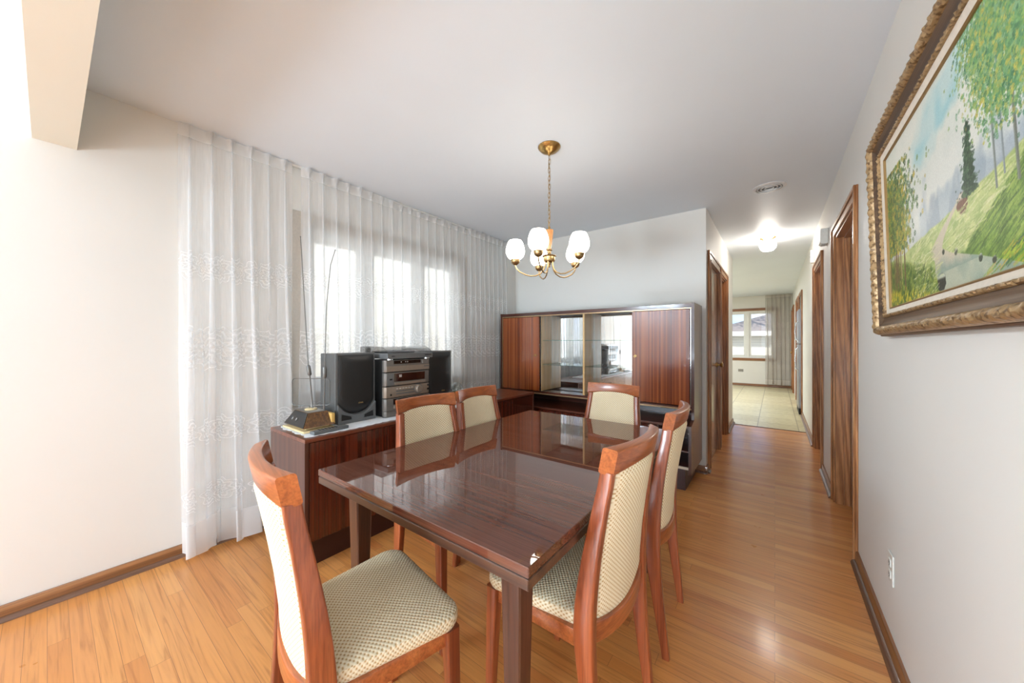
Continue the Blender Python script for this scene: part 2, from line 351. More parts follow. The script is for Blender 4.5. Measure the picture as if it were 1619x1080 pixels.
def carved(name, hi, lo, rough=.4, metal=.35):
    m, nt, b = base(name, hi, rough, metal)
    g = node(nt, 'ShaderNodeNewGeometry')
    n = node(nt, 'ShaderNodeTexNoise'); n.inputs['Scale'].default_value = 90; n.inputs['Detail'].default_value = 4; nt.links.new(coords(nt), n.inputs['Vector'])
    nt.links.new(ramp(nt, n.outputs['Fac'], [(.36, lo), (.52, hi)]), b.inputs['Base Color'])
    bump(nt, b, n.outputs['Fac'], .5, .002)
    return m
M['carved'] = carved('carved_gilt', srgb(176, 144, 102), srgb(112, 84, 54))
M['cove'] = wood('dark_frame_cove', srgb(66, 48, 34), srgb(92, 68, 48), srgb(118, 92, 66), 'y', rough=.55, coat=.05)
M['linen'] = plain('linen_liner', srgb(226, 214, 196), .8)
M['gilt'] = plain('gilt_lip', srgb(160, 128, 82), .4, .5)
m_, nt_, b_ = base('oil_paint', (1, 1, 1, 1), .45)
va = node(nt_, 'ShaderNodeVertexColor'); va.layer_name = 'paint'; nt_.links.new(va.outputs['Color'], b_.inputs['Base Color'])
nn_ = node(nt_, 'ShaderNodeTexNoise'); nn_.inputs['Scale'].default_value = 160; nt_.links.new(coords(nt_), nn_.inputs['Vector']); bump(nt_, b_, nn_.outputs['Fac'], .35, .001)
M['oil'] = m_

# ------------------------------------------------------------------ mesh helpers
def faces_new(bm, vs_):
    try: return bm.faces.new(vs_)
    except ValueError: return None
def box(bm, x0, x1, y0, y1, z0, z1, bev=0, seg=1):
    b2 = bmesh.new()
    bmesh.ops.create_cube(b2, size=1)
    for v in b2.verts:
        v.co = V((x0 + (v.co.x + .5) * (x1 - x0), y0 + (v.co.y + .5) * (y1 - y0), z0 + (v.co.z + .5) * (z1 - z0)))
    if bev > 0: bmesh.ops.bevel(b2, geom=list(b2.edges), offset=bev, segments=seg, affect='EDGES', profile=.7)
    merge(bm, b2)
def merge(bm, b2, mat=None):
    mp = {}
    for v in b2.verts: mp[v] = bm.verts.new(mat @ v.co if mat else v.co)
    for f in b2.faces:
        nf = faces_new(bm, [mp[v] for v in f.verts])
        if nf: nf.smooth = f.smooth
    b2.free()
def loft(bm, rings, cap=True, closed=False, smooth=True):
    R = [[bm.verts.new(p) for p in r] for r in rings]; n = len(R[0]); m = len(R)
    for i in range(m if closed else m - 1):
        a, b = R[i], R[(i + 1) % m]
        for j in range(n):
            f = faces_new(bm, (a[j], a[(j + 1) % n], b[(j + 1) % n], b[j]))
            if f: f.smooth = smooth
    if cap and not closed:
        faces_new(bm, list(reversed(R[0]))); faces_new(bm, R[-1])
def tube(bm, pts, r, n=8, closed=False):
    pts = [V(p) for p in pts]; m = len(pts); rings = []
    rr = r if isinstance(r, (list, tuple)) else [r] * m
    up = V((0, 0, 1)); prev = None
    for i, p in enumerate(pts):
        if closed: t = (pts[(i + 1) % m] - pts[i - 1])
        else: t = pts[min(i + 1, m - 1)] - pts[max(i - 1, 0)]
        t.normalize()
        a = prev if prev is not None else (up if abs(t.dot(up)) < .95 else V((1, 0, 0)))
        s = (a - t * a.dot(t)).normalized(); prev = s; q = t.cross(s)
        rings.append([p + (s * math.cos(2 * PI * k / n) + q * math.sin(2 * PI * k / n)) * rr[i] for k in range(n)])
    loft(bm, rings, True, closed)
def lathe(bm, prof, c=(0, 0, 0), n=24, axis='z', cap=False):
    rings = []
    for r, z in prof:
        ring = []
        for k in range(n):
            a = 2 * PI * k / n; x, y = r * math.cos(a), r * math.sin(a)
            p = {'z': (x, y, z), 'x': (z, x, y), 'y': (y, z, x)}[axis]
            ring.append(V(p) + V(c))
        rings.append(ring)
    loft(bm, rings, cap)
def rrect(hw, hh, r, n=3):
    out = []
    for cx, cy, a0 in ((hw - r, hh - r, 0), (-hw + r, hh - r, 90), (-hw + r, -hh + r, 180), (hw - r, -hh + r, 270)):
        for k in range(n + 1):
            a = math.radians(a0 + 90 * k / n); out.append((cx + r * math.cos(a), cy + r * math.sin(a)))
    return out
def bars(bm, secs, r=.3, n=2):
    """Loft of rounded rectangles: secs = (centre, axis_u, half_u, axis_v, half_v)."""
    rings = []
    for c, u, hu, v, hv in secs:
        rad = min(hu, hv) * r
        rings.append([V(c) + V(u) * a + V(v) * b for a, b in rrect(hu, hv, rad, n)])
    loft(bm, rings)
def top_of(o):
    while o.parent: o = o.parent
    return o
def obj(name, bm, mat, parent=None, smooth_angle=35, kind=None):
    bmesh.ops.recalc_face_normals(bm, faces=list(bm.faces))
    me = bpy.data.meshes.new(name)
    if parent is not None:
        l = top_of(parent).location
        bmesh.ops.translate(bm, verts=list(bm.verts), vec=-V(l))
    bm.to_mesh(me); bm.free()
    me.materials.append(mat)
    if smooth_angle:
        me.shade_smooth(); me.set_sharp_from_angle(angle=math.radians(smooth_angle))
    o = bpy.data.objects.new(name, me); COL.objects.link(o)
    if parent is not None: o.parent = parent
    if kind: o['kind'] = kind
    return o
def thing(name, label, cat, loc=(0, 0, 0), group=None):
    o = bpy.data.objects.new(name, None); COL.objects.link(o); o.location = loc; o.empty_display_size = .1
    o['label'] = label; o['category'] = cat
    if group: o['group'] = group
    return o
def tag(o, label, cat, group=None, kind=None):
    o['label'] = label; o['category'] = cat
    if group: o['group'] = group
    if kind: o['kind'] = kind
    return o
def struct(name, bm, mat, parent=None, label=None, cat=None):
    o = obj(name, bm, mat, parent)
    if parent is None:
        o['kind'] = 'structure'
        if label: o['label'] = label; o['category'] = cat or name.split('_')[0]
    return o
def boxes(*bs, bev=0):
    bm = bmesh.new()
    for b in bs: box(bm, *b, bev=bev)
    return bm
def text_mesh(name, body, size, mat, parent, origin, xdir, updir, depth=.0006):
    cu = bpy.data.curves.new(name, 'FONT'); cu.body = body; cu.size = size; cu.extrude = depth
    tmp = bpy.data.objects.new(name + '_tmp', cu); COL.objects.link(tmp)
    dg = bpy.context.evaluated_depsgraph_get(); dg.update()
    me = bpy.data.meshes.new_from_object(tmp.evaluated_get(dg)); bpy.data.objects.remove(tmp); 
    x = V(xdir).normalized(); y = V(updir).normalized(); z = x.cross(y)
    mt = Matrix((x, y, z)).transposed().to_4x4(); mt.translation = V(origin) - V(top_of(parent).location)
    me.transform(mt); me.materials.clear(); me.materials.append(mat)
    o = bpy.data.objects.new(name, me); COL.objects.link(o); o.parent = parent
    return o

# ------------------------------------------------------------------ room dimensions
XL, XR, YF, H = -2.68, .364, 3.64, 2.44
XH = -.505; YK0 = 6.05; YK1 = 6.15; YE = 11.5; XKL = -3.4; YB = -5.0; XB = 3.5

# floors, ceiling
struct('floor', boxes((XL - .15, XB + .15, YB - .15, YK0, -.05, 0)), M['floor'],
       label='orange oak strip floor boards running crosswise', cat='floor')
struct('kitchen_floor', boxes((XKL - .15, XR + .9, YK0, YE + .15, -.05, .002)), M['tile'], label='cream vinyl tile floor of the far kitchen', cat='floor')
struct('floor_threshold', boxes((XH + .02, XR - .02, YK0 - .012, YK0 + .012, 0, .006)), M['shoe'], label='thin dark strip between wood floor and kitchen tiles', cat='threshold')
struct('ceiling', boxes((XKL - .15, XB + .15, YB - .15, YE + .15, H, H + .12)), M['ceiling'], label='flat matt white ceiling', cat='ceiling')
struct('ceiling_beam', boxes((XL, XB, -.042, .086, 2.13, H)), M['beam'], label='boxed cream beam crossing the ceiling at top left', cat='beam')

# left wall with the window opening
WY0, WY1, WZ0, WZ1 = 1.10, 2.64, .84, 2.04
struct('wall_left', boxes((XL - .15, XL, YB, WY0, 0, H), (XL - .15, XL, WY1, YF + .12, 0, H), (XL - .15, XL, WY0, WY1, 0, WZ0), (XL - .15, XL, WY0, WY1, WZ1, H)), M['wall'])
struct('wall_far', boxes((XL, XH, YF, YF + .12, 0, H)), M['wall'])
# right wall: openings (doors 1,2), fridge nook, pantry door, far door
ops = [(2.72, 3.56, 2.0), (4.43, 5.22, 2.0), (7.45, 8.15, 2.0), (8.55, 9.3, 2.0), (10.5, 11.25, 2.0)]
bs = []; y = YB * 0 - .05
for a, b, z in ops:
    bs.append((XR, XR + .13, y, a, 0, H)); bs.append((XR, XR + .13, a, b, z, H)); y = b
bs.append((XR, XR + .13, y, YE, 0, H))
struct('wall_right', boxes(*bs), M['wall'])
# hall left wall with two door openings
hops = [(3.79, 4.55, 2.0), (4.69, 5.30, 2.0)]
bs = []; y = YF + .12
for a, b, z in hops:
    bs.append((XH - .12, XH, y, a, 0, H)); bs.append((XH - .12, XH, a, b, z, H)); y = b
bs.append((XH - .12, XH, y, YK1, 0, H))
struct('wall_hall', boxes(*bs), M['wall'])
struct('wall_kitchen_near', boxes((XKL, XH - .12, YK1 - .12, YK1, 0, H)), M['wall'])
struct('wall_kitchen_left', boxes((XKL - .15, XKL, YK1 - .12, YE, 0, H)), M['wall'])
KX0, KX1, KZ0, KZ1 = -1.75, .02, .76, 2.04
struct('wall_kitchen_far', boxes((XKL - .15, KX0, YE, YE + .15, 0, H), (KX1, XR + .9, YE, YE + .15, 0, H), (KX0, KX1, YE, YE + .15, 0, KZ0), (KX0, KX1, YE, YE + .15, KZ1, H)), M['wall'])
struct('wall_living_back', boxes((XL - .15, XB + .15, YB - .15, YB, 0, H)), M['wall'])
struct('wall_living_right', boxes((XB, XB + .15, YB, -.05, 0, H)), M['wall'])
struct('wall_living_partition', boxes((XR + .13, XB + .15, -.05, .08, 0, H)), M['wall'])
# closet backs behind the right wall, so nothing opens onto the outside
struct('wall_service', boxes((XR + .9, XR + 1.0, .08, YE + .15, 0, H), (XR + .13, XR + .9, 7.3, 7.4, 0, H), (XR + .13, XR + .9, 8.2, 8.3, 0, H), (XL, XL + .02, YF + .12, YK1 - .12, 0, H)), M['wall'])

# baseboards with shoe moulding
def baseboard(name, x0, y0, x1, y1, nx, ny, mat):
    bm = bmesh.new(); d = V((x1 - x0, y1 - y0, 0)); nrm = V((nx, ny, 0))
    prof = [(0, 0), (.014, 0), (.014, .056), (.010, .066), (0, .066)]
    a, b = V((x0, y0, 0)), V((x1, y1, 0))
    loft(bm, [[p + nrm * q + V((0, 0, z)) for q, z in prof] for p in (a, b)], smooth=False)
    o = struct(name, bm, mat)
    bm = bmesh.new(); pr = [(.0142, 0)] + [(.0142 + .019 * math.cos(t), .001 + .019 * math.sin(t)) for t in (0, .4, .8, 1.2, PI / 2)]
    loft(bm, [[p + nrm * q + V((0, 0, z)) for q, z in pr] for p in (a, b)], smooth=False)
    obj('shoe_moulding', bm, M['shoe'], o)
    return o
baseboard('baseboard_left', XL, .09 - 5, XL, YF, 1, 0, M['trim_y'])
baseboard('baseboard_far', XL, YF, XH + .014, YF, 0, -1, M['trim_x'])
baseboard('baseboard_hall', XH, YF, XH, 3.72, 1, 0, M['trim_y'])
baseboard('baseboard_hall_end', XH, 5.37, XH, YK1, 1, 0, M['trim_y'])
baseboard('baseboard_right', XR, -.04, XR, 2.65, -1, 0, M['trim_y'])
baseboard('baseboard_right_hall', XR, 3.63, XR, 4.36, -1, 0, M['trim_y'])
baseboard('baseboard_right_kitchen', XR, 5.29, XR, 7.38, -1, 0, M['trim_y'])
baseboard('baseboard_kitchen_far', XKL, YE, XR, YE, 0, -1, M['trim_x'])

# doors with casing and jambs. side = direction the casing faces (+1 -> +X, -1 -> -X)
def door(n, X, ya, yb, side, ztop=2.0, slab='flush', knob=None, hinge=None, recess=.08, mat='door', knobmat='brass'):
    fx = side
    cw = .068
    root = bpy.data.objects.new('door_%d' % n, None); COL.objects.link(root); root.location = (X, (ya + yb) / 2, 0); root['kind'] = 'structure'
    def bx(bm, d0, d1, y0, y1, z0, z1, bev=0):
        xs = sorted((X + fx * d0, X + fx * d1)); box(bm, xs[0], xs[1], y0, y1, z0, z1, bev=bev)
    bm = bmesh.new()
    for (y0, y1) in ((ya - cw, ya), (yb, yb + cw)):
        bx(bm, .0005, .012, y0, y1, 0, ztop + cw, .002)
        yy = (y0, y0 + .022) if y0 < ya else (y1 - .022, y1)
        bx(bm, .012, .021, yy[0], yy[1], 0, ztop + cw, .003)
    bx(bm, .0005, .012, ya, yb, ztop, ztop + cw, .002); bx(bm, .012, .021, ya - cw + .022, yb + cw - .022, ztop + cw - .022, ztop + cw, .003)
    obj('door_casing', bm, M['trim'], root)
    bm = bmesh.new()
    for (y0, y1) in ((ya - .0005, ya + .016), (yb - .016, yb + .0005)): bx(bm, .0, -.13, y0, y1, 0, ztop)
    bx(bm, 0, -.13, ya + .016, yb - .016, ztop - .016, ztop)
    for (y0, y1) in ((ya + .016, ya + .028), (yb - .028, yb - .016)): bx(bm, -recess + .002, -recess + .034, y0, y1, 0, ztop - .016)
    bx(bm, -recess + .002, -recess + .034, ya + .028, yb - .028, ztop - .028, ztop - .016)
    obj('door_jamb', bm, M['trim'], root)
    bm = bmesh.new(); bx(bm, -recess, -recess - .035, ya + .018, yb - .018, .008, ztop - .018, .001)
    leaf = obj('door_leaf', bm, M[mat], root)
    if knob:
        bm = bmesh.new(); x0 = -recess
        def c(d): return X + fx * (x0 + d)
        pr = [(.0, .001), (.028, .001), (.028, .006), (.011, .010), (.010, .032), (.022, .040), (.026, .052), (.022, .062), (0, .066)]
        lathe(bm, [(r, fx * z) for r, z in pr], (X + fx * x0, knob, .95), 20, 'x')
        obj('door_handle', bm, M[knobmat], root)
    if hinge:
        for z in (.22, 1.78):
            bm = bmesh.new(); tube(bm, [(X + fx * (-recess + .006), hinge, z - .045), (X + fx * (-recess + .006), hinge, z + .045)], .006)
            obj('hinge', bm, M['brass_a'], root)
    return root
door(1, XR, 2.72, 3.56, -1, knob=2.80)
door(2, XR, 4.43, 5.22, -1, knob=4.52)
door(3, XH, 3.79, 4.55, 1, knob=4.48, hinge=3.80, recess=.012)
door(4, XH, 4.69, 5.30, 1, knob=4.78, recess=.05)
door(5, XR, 8.55, 9.3, -1, recess=.03)
door(6, XR, 10.5, 11.25, -1, knob=10.6, recess=.0)

# ------------------------------------------------------------------ dining window (window_1)
def window1():
    root = bpy.data.objects.new('window_1', None); COL.objects.link(root); root.location = (XL, (WY0 + WY1) / 2, WZ0); root['kind'] = 'structure'
    cw = .085
    obj('window_casing', boxes((XL + .0005, XL + .018, WY0 - cw, WY0, WZ0 - cw, WZ1 + cw), (XL + .0005, XL + .018, WY1, WY1 + cw, WZ0 - cw, WZ1 + cw),
                               (XL + .0005, XL + .018, WY0, WY1, WZ1, WZ1 + cw), (XL + .0005, XL + .018, WY0, WY1, WZ0 - cw, WZ0), bev=.002), M['casing_grey'], root)
    obj('window_sill', boxes((XL - .06, XL + .035, WY0 - .02, WY1 + .02, WZ0 - .001, WZ0 + .02), bev=.004), M['white'], root)
    y = [WY0, WY0 + .50, WY1 - .50, WY1]
    fr = bmesh.new()
    box(fr, XL - .12, XL - .03, WY0, WY1, WZ0 + .02, WZ0 + .07); box(fr, XL - .12, XL - .03, WY0, WY1, WZ1 - .06, WZ1)
    for a in (WY0 + .03, WY1 - .03): box(fr, XL - .12, XL - .03, a - .03, a + .03, WZ0 + .07, WZ1 - .06)
    for a in y[1:3]: box(fr, XL - .12, XL - .03, a - .045, a + .045, WZ0 + .07, WZ1 - .06)
    obj('window_frame', fr, M['white'], root)
    for i in range(3):
        a = y[i] + (.06 if i == 0 else .045); b = y[i + 1] - (.06 if i == 2 else .045); z0, z1 = WZ0 + .07, WZ1 - .06
        s = .035
        sh = obj('window_sash', boxes((XL - .10, XL - .06, a, a + s, z0, z1), (XL - .10, XL - .06, b - s, b, z0, z1), (XL - .10, XL - .06, a + s, b - s, z0, z0 + s), (XL - .10, XL - .06, a + s, b - s, z1 - s, z1)), M['white'], root)
        obj('window_pane', boxes((XL - .083, XL - .079, a + s - .002, b - s + .002, z0 + s - .002, z1 - s + .002)), M['glass'], sh)
window1()
def window2():
    root = bpy.data.objects.new('window_2', None); COL.objects.link(root); root.location = ((KX0 + KX1) / 2, YE, KZ0); root['kind'] = 'structure'
    cw = .07; Y = YE
    obj('window_casing', boxes((KX0 - cw, KX1 + cw, Y - .02, Y - .0005, KZ1, KZ1 + cw), (KX0 - cw, KX1 + cw, Y - .02, Y - .0005, KZ0 - cw, KZ0),
                               (KX0 - cw, KX0, Y - .02, Y - .0005, KZ0, KZ1), (KX1, KX1 + cw, Y - .02, Y - .0005, KZ0, KZ1), bev=.003), M['trim_x'], root)
    xs = [KX0, -1.18, -.60, KX1]
    fr = bmesh.new()
    box(fr, KX0, KX1, Y + .02, Y + .12, KZ0, KZ0 + .04); box(fr, KX0, KX1, Y + .02, Y + .12, KZ1 - .04, KZ1)
    for a in (KX0 + .02, KX1 - .02): box(fr, a - .02, a + .02, Y + .02, Y + .12, KZ0 + .04, KZ1 - .04)
    for a in xs[1:3]: box(fr, a - .04, a + .04, Y + .02, Y + .12, KZ0 + .04, KZ1 - .04)
    obj('window_frame', fr, M['white'], root)
    for i in range(3):
        a = xs[i] + .04; b = xs[i + 1] - .04; z0, z1 = KZ0 + .04, KZ1 - .04; s = .045
        sh = obj('window_sash', boxes((a, a + s, Y + .05, Y + .09, z0, z1), (b - s, b, Y + .05, Y + .09, z0, z1), (a + s, b - s, Y + .05, Y + .09, z0, z0 + s), (a + s, b - s, Y + .05, Y + .09, z1 - s, z1)), M['white'], root)
        obj('window_pane', boxes((a + s - .002, b - s + .002, Y + .068, Y + .072, z0 + s - .002, z1 - s + .002)), M['glass'], sh)
window2()

# ------------------------------------------------------------------ curtains
def curtain_mesh(a0, a1, pleats, X0, nper=18, nz=44, ztop=2.432, zbot=.03, axis='y', sgn=1, amp=1.0, seed=0, botamp=.05, botper=2.2, droop=None, bph=None):
    """Cloth hung along a wall; sgn = direction of the room. Omega-shaped folds below each pinch pleat."""
    rnd = random.Random(seed)
    per = (a1 - a0) / pleats; nu = pleats * nper
    ph = [rnd.uniform(-.35, .35) for _ in range(pleats + 3)]; am = [rnd.uniform(.75, 1.2) for _ in range(pleats + 3)]
    bm = bmesh.new(); uvl = bm.loops.layers.uv.new('UVMap'); G = []
    for i in range(nu + 1):
        s = i / nper; k = min(int(s), pleats - 1); fr = s - math.floor(s)
        w_ = fr - .5
        row = []
        for j in range(nz + 1):
            tz = j / nz
            z = ztop - (ztop - zbot) * tz
            if j <= 6: z = ztop - .012 * j
            else: z = ztop - .072 - (ztop - .072 - zbot) * (j - 6) / (nz - 6)
            d = ztop - z
            # fold bulge centred at each pleat (fr = .5)
            hang = min(1, max(0, (d - .06) / 1.3))
            ext = .014 + .022 * hang
            width = .13 + .17 * hang
            g = math.exp(-(w_ / width) ** 2)
            if d < .07:    # stiff heading pinched into three small ribs at its foot, fanned at its top
                pin = min(1, abs(d - .058) / .058)
                g = math.exp(-(w_ / (.06 + .12 * pin)) ** 2) * (.7 + .3 * math.cos(w_ / (.05 + .09 * pin) * 2 * PI))
                ext = .014 + .024 * pin
            x = ext * am[k] * g
            omg = 1.75 * width * math.exp(-(w_ / (width * 1.4)) ** 2) * (1 if d > .07 else .5)
            shift = -omg * math.sin(2 * PI * min(1, max(-1, w_ / (width * 2.0)))) * .55
            yy = a0 + per * (s + shift)
            # larger soft folds toward the hem
            hb = min(1, max(0, (d - .5) / 1.9)) ** 1.3
            q = s / botper * 2 * PI + .6 * math.sin(s * .9 + seed)
            x += botamp * hb * (math.tanh(1.8 * math.cos(q + (seed if bph is None else bph))) * .5 + .5) * amp
            yy += per * .25 * hb * math.sin(2 * q)
            x += .006 * mn.noise(V((s * 1.7, z * 1.3, seed)))
            if droop: z -= droop(s, d)
            zz = z + (.010 * math.sin(s * 2.1 + seed) if j == nz else 0)
            co = (X0 + sgn * x, yy, zz) if axis == 'y' else (yy, X0 + sgn * x, zz)
            row.append(bm.verts.new(co))
        G.append(row)
    for i in range(nu):
        for j in range(nz):
            f = bm.faces.new((G[i][j], G[i + 1][j], G[i + 1][j + 1], G[i][j + 1])); f.smooth = True
            for l, (ii, jj) in zip(f.loops, ((i, j), (i + 1, j), (i + 1, j + 1), (i, j + 1))):
                l[uvl].uv = (ii / nper * per * 1.9, G[ii][jj].co.z)
    return bm
def curtain(label, a0, a1, pleats, X0, mat='sheer', group=None, **kw):
    bm = curtain_mesh(a0, a1, pleats, X0, **kw)
    o = obj('sheer_curtain', bm, M[mat], None, smooth_angle=0)
    o.data.shade_smooth()
    tag(o, label, 'curtain', group)
    return o
DR = lambda s, d: .004 * math.sin(s * 1.3)
curtain('white lace sheer curtain ending beside the bare cream wall, its hem near the floor', .435, 1.012, 6, -2.648, seed=1, botamp=.105, botper=2.1, bph=-2.4)
curtain('wide white lace sheer curtain across the bright window behind the stereo', 1.065, 2.70, 17, -2.645, seed=5, botamp=.03, amp=.8, botper=2.6, zbot=.03, droop=lambda s, d: (.010 + .016 * abs(math.sin(s * 1.35))) * min(1, max(0, (s - 5) / 4)))
curtain('narrow white lace sheer curtain in the far corner next to the wall unit', 2.715, 3.42, 9, -2.648, seed=9, botamp=.015, amp=.6, botper=2.3, zbot=.03)
tag(obj('curtain_rail', boxes((-2.674, -2.657, .44, 3.46, 2.424, 2.4395), bev=.002), M['white']), 'white curtain rail screwed to the ceiling above the window', 'curtain rail')
curtain('grey lace curtain beside the far kitchen window', -.20, .33, 6, 11.42, mat='sheer_k', axis='x', sgn=-1, seed=3, botamp=.03, zbot=.09, nz=30)

# ------------------------------------------------------------------ dining table
TX0, TX1, TY0, TY1, TZ = -1.356, -.412, .605, 2.011, .735
tb = thing('dining_table', 'dark brown high-gloss draw-leaf dining table with square legs', 'table', ((TX0 + TX1) / 2, (TY0 + TY1) / 2, 0))
obj('tabletop', boxes((TX0, TX1, TY0, TY1, TZ - .024, TZ), bev=.002), M['table'], tb)
obj('draw_leaf', boxes((TX0 + .001, TX1 - .001, TY0 + .001, (TY0 + TY1) / 2 - .001, TZ - .052, TZ - .027), bev=.002), M['table_edge'], tb)
obj('draw_leaf', boxes((TX0 + .001, TX1 - .001, (TY0 + TY1) / 2 + .001, TY1 - .001, TZ - .052, TZ - .027), bev=.002), M['table_edge'], tb)
obj('table_frame', boxes((TX0 + .004, TX1 - .004, TY0 + .004, TY1 - .004, TZ - .0275, TZ - .0235)), M['dark'], tb)
LI = .076
obj('apron', boxes((TX0 + LI + .015, TX1 - LI - .015, TY0 + LI + .012, TY0 + LI + .034, .64, TZ - .052), (TX0 + LI + .015, TX1 - LI - .015, TY1 - LI - .034, TY1 - LI - .012, .64, TZ - .052),
                   (TX0 + LI + .012, TX0 + LI + .034, TY0 + LI + .034, TY1 - LI - .034, .64, TZ - .052), (TX1 - LI - .034, TX1 - LI - .012, TY0 + LI + .034, TY1 - LI - .034, .64, TZ - .052)), M['table_leg'], tb)
for sx in (0, 1):
    for sy in (0, 1):
        ox = TX0 + LI if sx == 0 else TX1 - LI; oy = TY0 + LI if sy == 0 else TY1 - LI
        dx = 1 if sx == 0 else -1; dy = 1 if sy == 0 else -1
        bm = bmesh.new()
        secs = []
        for z, hw in ((0, .021), (.35, .025), (.64, .031), (TZ - .052, .031)):
            secs.append(((ox + dx * .030, oy + dy * .030, z), (1, 0, 0), hw, (0, 1, 0), hw))
        bars(bm, secs, .15, 1)
        obj('leg', bm, M['table_leg'], tb)

# ------------------------------------------------------------------ dining chairs
def lerp(a, b, t): return a + (b - a) * t
def interp(tab, z):
    for (z0, *a), (z1, *b) in zip(tab, tab[1:]):
        if z <= z1: 
            t = (z - z0) / (z1 - z0); t = max(0, t); return [lerp(p, q, t) for p, q in zip(a, b)]
    return list(tab[-1][1:])
# z: (y centre, half depth, x centre, half thickness)
POST = [(0, -.222, .013, .176, .0115), (.12, -.205, .017, .179, .0125), (.25, -.188, .021, .182, .0135), (.36, -.177, .026, .184, .015), (.44, -.172, .029, .185, .0155), (.52, -.175, .027, .182, .0155),
        (.62, -.185, .024, .174, .015), (.72, -.200, .021, .165, .0145), (.80, -.214, .019, .157, .014), (.862, -.226, .018, .151, .014)]
def smooth_tab(tab, n):
    zs = [r[0] for r in tab]; out = []
    for i in range(n + 1):
        z = zs[0] + (zs[-1] - zs[0]) * i / n; lo = interp(tab, max(zs[0], z - .04)); hi = interp(tab, min(zs[-1], z + .04)); mid = interp(tab, z)
        out.append([z] + [(a + 2 * b + c) / 4 for a, b, c in zip(lo, mid, hi)])
    return out
PS = smooth_tab(POST, 22)
def make_chair(label):
    t = thing('dining_chair', label, 'chair', (0, 0, 0), 'dining chairs around the table')
    # seat cushion
    bm = bmesh.new()
    def outline(scale, z, dome=False):
        pts = []; n = 6
        cs = [(.212, .180, .055, 0), (-.212, .180, .055, 90), (-.172, -.150, .02, 180), (.172, -.150, .02, 270)]
        for cx, cy, r, a0 in cs:
            sx = 1 if cx > 0 else -1; sy = 1 if cy > 0 else -1
            for k in range(n + 1):
                a = math.radians(a0 + 90 * k / n)
                pts.append(V(((cx - sx * r + r * math.cos(a)) * scale, ((cy - sy * r + r * math.sin(a)) - .02) * scale + .02, z)))
        return pts
    loft(bm, [outline(s, z) for s, z in ((.93, .428), (.985, .430), (1.0, .438), (1.0, .452), (.985, .460), (.95, .4645), (.85, .468), (.6, .471), (.3, .472), (.02, .4725))])
    obj('seat', bm, M['fab_seat'], t)
    # seat rails
    bm = bmesh.new()
    box(bm, -.178, .178, .130, .152, .385, .430, .003)
    for s in (-1, 1):
        bars(bm, [((s * .190, .135, .4075), (1, 0, 0), .010, (0, 0, 1), .0225), ((s * .174, -.150, .4075), (1, 0, 0), .010, (0, 0, 1), .0225)], .25, 2)
    obj('seat_rail', bm, M['chair_x'], t)
    # front legs
    for s in (-1, 1):
        bm = bmesh.new()
        bars(bm, [((s * .198, .158, 0), (1, 0, 0), .0115, (0, 1, 0), .0125), ((s * .198, .150, .2), (1, 0, 0), .0145, (0, 1, 0), .0165), ((s * .196, .141, .4295), (1, 0, 0), .0175, (0, 1, 0), .021)], .35, 3)
        obj('front_leg', bm, M['chair'], t)
    # rear legs run on into the back posts
    for s in (-1, 1):
        bm = bmesh.new(); secs = []
        for i, (z, y, hd, x, ht) in enumerate(PS):
            secs.append(((s * x, y, z), (1, 0, 0), ht, (0, 1, 0), hd))
        bars(bm, secs, .4, 3)
        obj('back_leg', bm, M['chair'], t)
    CUR = lambda x, hw: .030 * (1 - (x / hw) ** 2)
    # crest rail
    bm = bmesh.new(); secs = []; hw = .166
    for i in range(17):
        x = -hw + 2 * hw * i / 16; y = -.230 - CUR(x, hw); e = 1 - (x / hw) ** 2
        zb = .856 + .016 * e; zt = .926
        tx = math.atan(2 * .030 * x / hw ** 2)
        lean = V((0, -.2, 1)).normalized(); nrm = V((math.sin(tx), math.cos(tx), .2)).normalized()
        secs.append(((x, y - (-.0) , (zb + zt) / 2), nrm, .0150 + .0045 * (1 - e), lean, (zt - zb) / 2))
    bars(bm, secs, .35, 3)
    obj('crest_rail', bm, M['chair_x'], t)
    # lower back rail: curved, its top edge dips in the middle
    bm = bmesh.new(); secs = []; hw = .172
    for i in range(13):
        x = -hw + 2 * hw * i / 12; e = 1 - (x / hw) ** 2
        secs.append(((x, -.180 - .026 * e, .437 - .018 * e), (0, 1, 0), .011, (0, 0, 1), .030 - .004 * e))
    bars(bm, secs, .35, 3)
    obj('lower_rail', bm, M['chair_x'], t)
    # upholstered back panel
    bm = bmesh.new(); nx, nz = 12, 18; F, B = [], []
    for k in range(nz + 1):
        tz = k / nz; rowF, rowB = [], []
        for i in range(nx + 1):
            tx = i / nx * 2 - 1; e = 1 - tx * tx
            zlo = .468 - .030 * e; zhi = .862 + .016 * e
            z = lerp(zlo, zhi, tz)
            y, hd, xx, ht = interp(POST, min(z, .862)); hwp = xx - ht + .002
            cur = .028 * e * (.75 + .25 * tz); puff = .013 * min(1, (1 - abs(tx)) * 6) ** .5 * min(1, min(tz, 1 - tz) * 14 + .25) ** .5
            rowF.append(bm.verts.new((tx * hwp, y - cur + .004 + puff * .8, z))); rowB.append(bm.verts.new((tx * hwp, y - cur - .004 - puff, z)))
        F.append(rowF); B.append(rowB)
    for k in range(nz):
        for i in range(nx):
            bm.faces.new((F[k][i], F[k][i + 1], F[k + 1][i + 1], F[k + 1][i])); bm.faces.new((B[k][i + 1], B[k][i], B[k + 1][i], B[k + 1][i + 1]))
        bm.faces.new((F[k][0], F[k + 1][0], B[k + 1][0], B[k][0])); bm.faces.new((F[k + 1][nx], F[k][nx], B[k][nx], B[k + 1][nx]))
    for i in range(nx):
        bm.faces.new((F[0][i + 1], F[0][i], B[0][i], B[0][i + 1])); bm.faces.new((F[nz][i], F[nz][i + 1], B[nz][i + 1], B[nz][i]))
